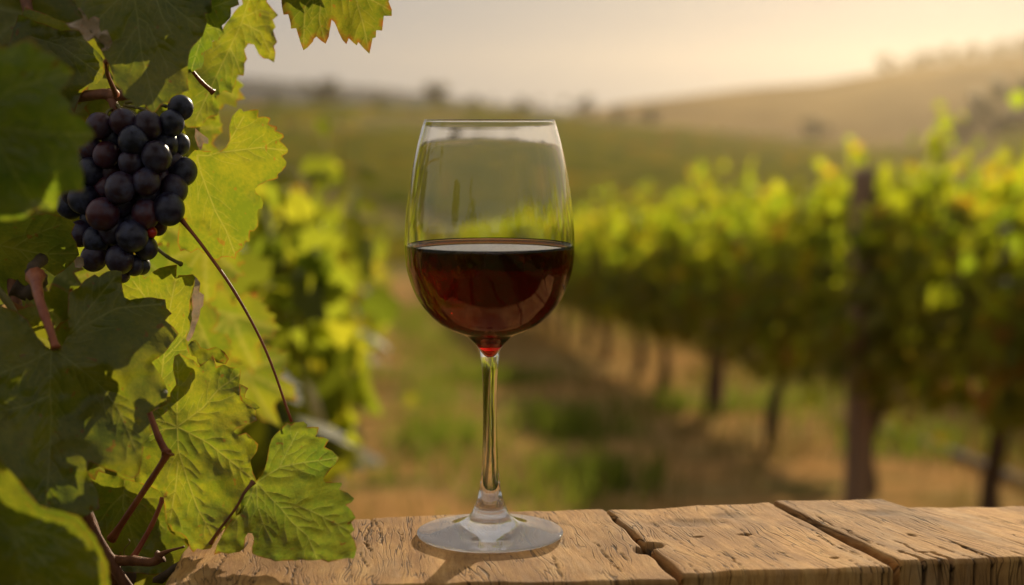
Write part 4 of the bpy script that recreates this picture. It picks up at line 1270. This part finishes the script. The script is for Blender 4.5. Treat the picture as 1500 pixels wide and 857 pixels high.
protos_wide = [make_vine(s) for s in (41, 42, 43, 44)]
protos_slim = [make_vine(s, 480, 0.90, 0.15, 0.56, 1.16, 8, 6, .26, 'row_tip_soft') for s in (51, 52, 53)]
used = set()


def place(proto, u, v, rz, sc, label, group):
    o = proto if proto.name not in used else copy_tree(proto)
    used.add(proto.name)
    x, y = uv_xy(u, v)
    o.location = (x, y, float(ground_z(x, y)))
    o.rotation_euler = (0, 0, rz)
    o.scale = (sc, sc, sc)
    tag(o, label, 'grapevine', group)
    return o


ROWROT = math.pi / 2 + ALPHA
random.seed(77)
V1 = 2.23
i = 0
specials = {0: 'leafy vine at the right edge of the photo, in the row with the thick post',
            1: 'leafy vine growing against the thick brown post right of the glass',
            2: 'leafy vine just beyond the thick brown post in the right row',
            3: 'vine with a twisted dark trunk beside the thin stake in the right row'}
for u in [5.57, 7.05, 8.85, 10.6] + [12.3 + 1.68 * q for q in range(24)]:
    lab = specials.get(i, 'small leafy vine of the first right row, beyond the thin stake')
    place(protos_wide[i % 4], u, V1 + random.uniform(-.04, .04), ROWROT + (math.pi if random.random() < .5 else 0), random.uniform(.95, 1.05), lab, 'vines of the first row right of the glass')
    i += 1
place(protos_wide[1], 3.9, V1, ROWROT, 1.0, 'vine just past the right edge of the photo, in the first right row', 'vines of the first row right of the glass')
for q in range(8):
    place(protos_wide[q % 4], 2.0 - 1.68 * q, V1 + random.uniform(-.04, .04), ROWROT, random.uniform(.95, 1.05), 'vine of the first right row behind the camera, mirrored in the glass', 'vines of the first row right of the glass')
for q in range(22):
    place(protos_wide[(q * 3 + 1) % 4], 8.4 + 1.68 * q, V1 + 2.53, ROWROT + (math.pi if q % 2 else 0), random.uniform(.95, 1.05), 'second row vine seen through gaps under the first right row', 'vines of the second row on the right')
for q in range(18):
    place(protos_wide[(q * 3 + 2) % 4], 13 + 1.68 * q, V1 + 5.06, ROWROT + (math.pi if q % 2 else 0), random.uniform(.95, 1.05), 'vine of the third row on the right, half hidden behind two nearer rows', 'vines of the third row on the right')
for q in range(27):
    lab = 'slim sunlit vine in the row between foreground leaves and glass'
    if q == 0: lab = 'nearest vine of the left row, its leaves close behind the foreground leaves'
    if q == 3: lab = 'vine of the left row whose dark trunk stands behind the lower right leaf'
    place(protos_slim[q % 3], 3.15 + 1.68 * q, -0.31 + random.uniform(-.03, .03), ROWROT + (math.pi if q % 2 else 0), random.uniform(.95, 1.04), lab, 'vines of the row left of the glass')


for q in range(7):
    place(protos_slim[q % 3], -0.75 - 1.68 * q, -0.58, ROWROT, 1.0, 'vine of the left row behind the camera, mirrored dark in the glass', 'vines of the row left of the glass')


def post(u, v, h, r, label, mat=M['post']):
    x, y = uv_xy(u, v)
    z = float(ground_z(x, y))
    o = tube('vineyard_post', [(x, y, z - .25), (x + .004, y, z + h * .5), (x, y, z + h - .012), (x, y, z + h)], [r * 1.04, r, r * .97, r * .86], mat, None, 14, 5, 0.07)
    tag(o, label, 'post', 'trellis posts in the vine rows')


post(6.5, 2.005, 1.44, .054, 'thick brown wooden post standing among bright leaves right of the glass')
post(10.55, V1 + .05, 1.50, .028, 'thin dark stake in the right row, between the glass and the thick post')
for q in range(5):
    post(16.0 + 6.7 * q, V1 + .03, 1.5, .04, 'small far brown post in the first row right of the glass', M['post'])
post(9.6, V1 + 2.53, 1.5, .045, 'brown post of the second row glimpsed under the leaves')

for v_, nm in ((V1, 'first row right of the glass'), (-0.36, 'row left of the glass')):
    for z_, lev in ((0.80, 'lower'), (1.18, 'upper')):
        pts = []
        for u in np.linspace(2.2, 42, 25):
            x, y = uv_xy(u, v_ + .06)
            pts.append((x, y, float(ground_z(x, y)) + z_))
        tag(tube('trellis_wire', pts, [.0016, .0016], M['hose'], None, 5, 2), '%s thin grey trellis wire strung through the %s' % (lev, nm), 'wire')
# grey hose lying along the row
pts = []
for u in np.linspace(3.5, 10.2, 9):
    x, y = uv_xy(u, 3.02 + 0.03 * math.sin(u * 1.7))
    pts.append((x, y, float(ground_z(x, y)) + 0.03))
tag(tube('irrigation_pipe', pts, [0.024, 0.024], M['hose'], None, 10, 5), 'pale grey pipe lying on the soil beside the thick post', 'pipe')

# ------------------------------------------------------------------ grass
def grass(name, spots, mat, label):
    V, Fc, rn = [], [], []
    for (u, v, spread, n, hgt) in spots:
        for _ in range(n):
            uu = u + random.gauss(0, spread); vv = v + random.gauss(0, spread * .8)
            x, y = uv_xy(uu, vv)
            z = float(ground_z(x, y))
            h = hgt * random.uniform(.5, 1.25); w = .004 + .006 * random.random()
            a = random.uniform(0, 6.28); ln = random.uniform(.05, .55) * h; b = random.uniform(0, 6.28)
            dx, dy = math.cos(a) * w, math.sin(a) * w
            lx, ly = math.cos(b) * ln, math.sin(b) * ln
            k_ = len(V)
            V += [(x - dx, y - dy, z - .01), (x + dx, y + dy, z - .01), (x + lx * .4 + dx * .7, y + ly * .4 + dy * .7, z + h * .6), (x + lx * .4 - dx * .7, y + ly * .4 - dy * .7, z + h * .6), (x + lx, y + ly, z + h)]
            Fc += [(k_, k_ + 1, k_ + 2, k_ + 3), (k_ + 3, k_ + 2, k_ + 4)]
            rn += [random.random() * .9] * 5
    o = mesh_obj(name, V, Fc, mat, None, True, {'rnd': rn})
    tag(o, label, 'grass', None, 'stuff')


random.seed(5)
gs = [(random.uniform(6, 34), random.uniform(-.6, 7.5), .22, 26, .13) for _ in range(360)]
gs += [(u, 3.45 + random.gauss(0, .3), .25, 40, .20) for u in np.arange(6, 26, .35)]
grass('dry_grass', gs, M['dry_grass'], 'dry straw coloured grass on the soil between the rows')
gs = [(u, 0.55 + random.gauss(0, .22), .16, 34, .12) for u in np.arange(6.5, 30, .28)]


def ground_uv(px, py):
    d = ray(px, py)
    t = 5.0
    for _ in range(60):
        p = Vector((0, 0, CZ)) + d * t
        t += (p.z - float(ground_z(p.x, p.y))) / max(0.05, -d.z - SLOPE * 0.9) * 0.8
    return float(p.x * UD[0] + p.y * UD[1]), float(p.x * VD[0] + p.y * VD[1])


for (px, py, sp, n, h) in [(850, 640, .24, 260, .20), (890, 715, .2, 220, .18), (800, 620, .2, 120, .18), (640, 650, .22, 200, .16), (850, 705, .2, 120, .16), (690, 560, .3, 260, .16), (760, 560, .3, 200, .16), (980, 600, .3, 200, .14), (1350, 655, .3, 240, .16), (1130, 600, .4, 260, .16)]:
    u, v = ground_uv(px, py)
    gs.append((u, v, sp, n, h))
gs += [(random.uniform(8, 40), random.choice((3.5, 6.0)) + random.gauss(0, .35), .25, 40, .14) for _ in range(120)]
grass('green_grass', gs, M['green_grass'], 'green grass and weeds down the middle of the alleys')

# ------------------------------------------------------------------ far trees
def make_tree(seed, h=1.0, wide=0.36, n=520):
    random.seed(seed)
    root = empty('tree', (0, 0, 0))
    V, Fc = tube_geo([(0, 0, -.05), (.01, 0, .25), (0, .01, .6), (.02, 0, .85)], [.035, .028, .018, .006], 8, 4, .2)
    for q in range(5):
        a = random.uniform(0, 6.28); z = random.uniform(.25, .6)
        v, f = tube_geo([(0, 0, z), (math.cos(a) * wide * .4, math.sin(a) * wide * .4, z + .12), (math.cos(a) * wide * .7, math.sin(a) * wide * .7, z + .28)], [.016, .01, .004], 5, 3, 0, len(V))
        V += v; Fc += f
    mesh_obj('trunk', V, Fc, M['bark'], root)
    V, Fc, rn = [], [], []
    cl = [(Vector((random.gauss(0, wide * .45), random.gauss(0, wide * .45), random.uniform(.3, .9))), random.uniform(.09, .2)) for _ in range(15)]
    for _ in range(n):
        c, r = random.choice(cl)
        d = Vector((random.gauss(0, 1), random.gauss(0, 1), random.gauss(0, 1))).normalized() * r * random.uniform(.6, 1.1)
        add_leaf(V, Fc, rn, c + d, random.uniform(.05, .085), d + Vector((0, 0, .1)), random.uniform(0, 6.28), random.random())
    mesh_obj('crown', V, Fc, M['tree'], root, True, {'rnd': rn})
    return root


tp = [make_tree(61, wide=.36), make_tree(62, wide=.5), make_tree(63, wide=.26)]
tused = set()


def put_tree(k, px, D, h, label, group, zf):
    p = tp[k]
    o = p if k not in tused else copy_tree(p)
    tused.add(k)
    az = az_of_px(px)
    x, y = D * math.sin(az), D * math.cos(az)
    o.location = (x, y, zf(x, y) - (0.28 if D > 600 else 0.1) * h)
    o.rotation_euler = (0, 0, random.uniform(0, 6.28))
    h *= 1.35 if D < 600 else 1.15
    o.scale = (h * 1.15, h * 1.15, h)
    tag(o, label, 'tree', group)


gzf = lambda x, y: float(ground_z(x, y))
rzf_ = hill_fun(RIGHT, 700, 255, 5, 1.0)
rzf = lambda x, y: float(rzf_(np.array([x]), np.array([y]))[0])
random.seed(9)
mids = [(475, 5.6, 1, 'broad dark tree on the crest above the left vine row'), (640, 5.2, 0, 'dark tree on the crest above the left rim of the glass'), (700, 3.0, 1, 'low dark bush on the crest, above the middle of the glass'), (560, 3.0, 1, 'low bush on the crest between the two dark trees on the left'), (770, 3.2, 1, 'rounded bush on the crest above the right rim of the glass'), (850, 4.2, 1, 'dark bush on the crest just right of the glass'), (905, 3.4, 0, 'small tree on the crest right of the bush beside the glass'), (952, 3.6, 0, 'small dark tree on the crest, second right of the glass bush'), (1185, 4.8, 0, 'lone tree on the green slope below the dry hill'), (400, 3.2, 1, 'low bush on the crest at the edge of the foreground leaves'), (1440, 7.5, 1, 'large hazy tree at the right edge above the vines'), (1490, 9.0, 1, 'tallest hazy tree in the right corner above the vines'), (1400, 4.5, 1, 'rounded hazy bush left of the large trees at the right edge')]
for (px, h, k_, lab) in mids:
    put_tree(k_, px, 346 if px < 1300 else 300, h, lab, 'trees along the near crest', gzf)
for (px, h, k_) in [(1289, 8.5, 2), (1310, 4, 1), (1345, 7.5, 1), (1362, 6.5, 0), (1385, 8, 1), (1405, 8.5, 1), (1422, 6, 0), (1440, 7, 1), (1460, 8, 1), (1478, 6.5, 1), (1494, 9, 0), (1512, 8, 1), (1535, 7, 1), (1330, 6, 1)]:
    put_tree(k_, px, 700, h, 'pointed lone tree on the skyline of the dry hill' if px == 1289 else 'hazy round tree in the line on the skyline of the dry hill', 'trees on the skyline of the dry hill', rzf)
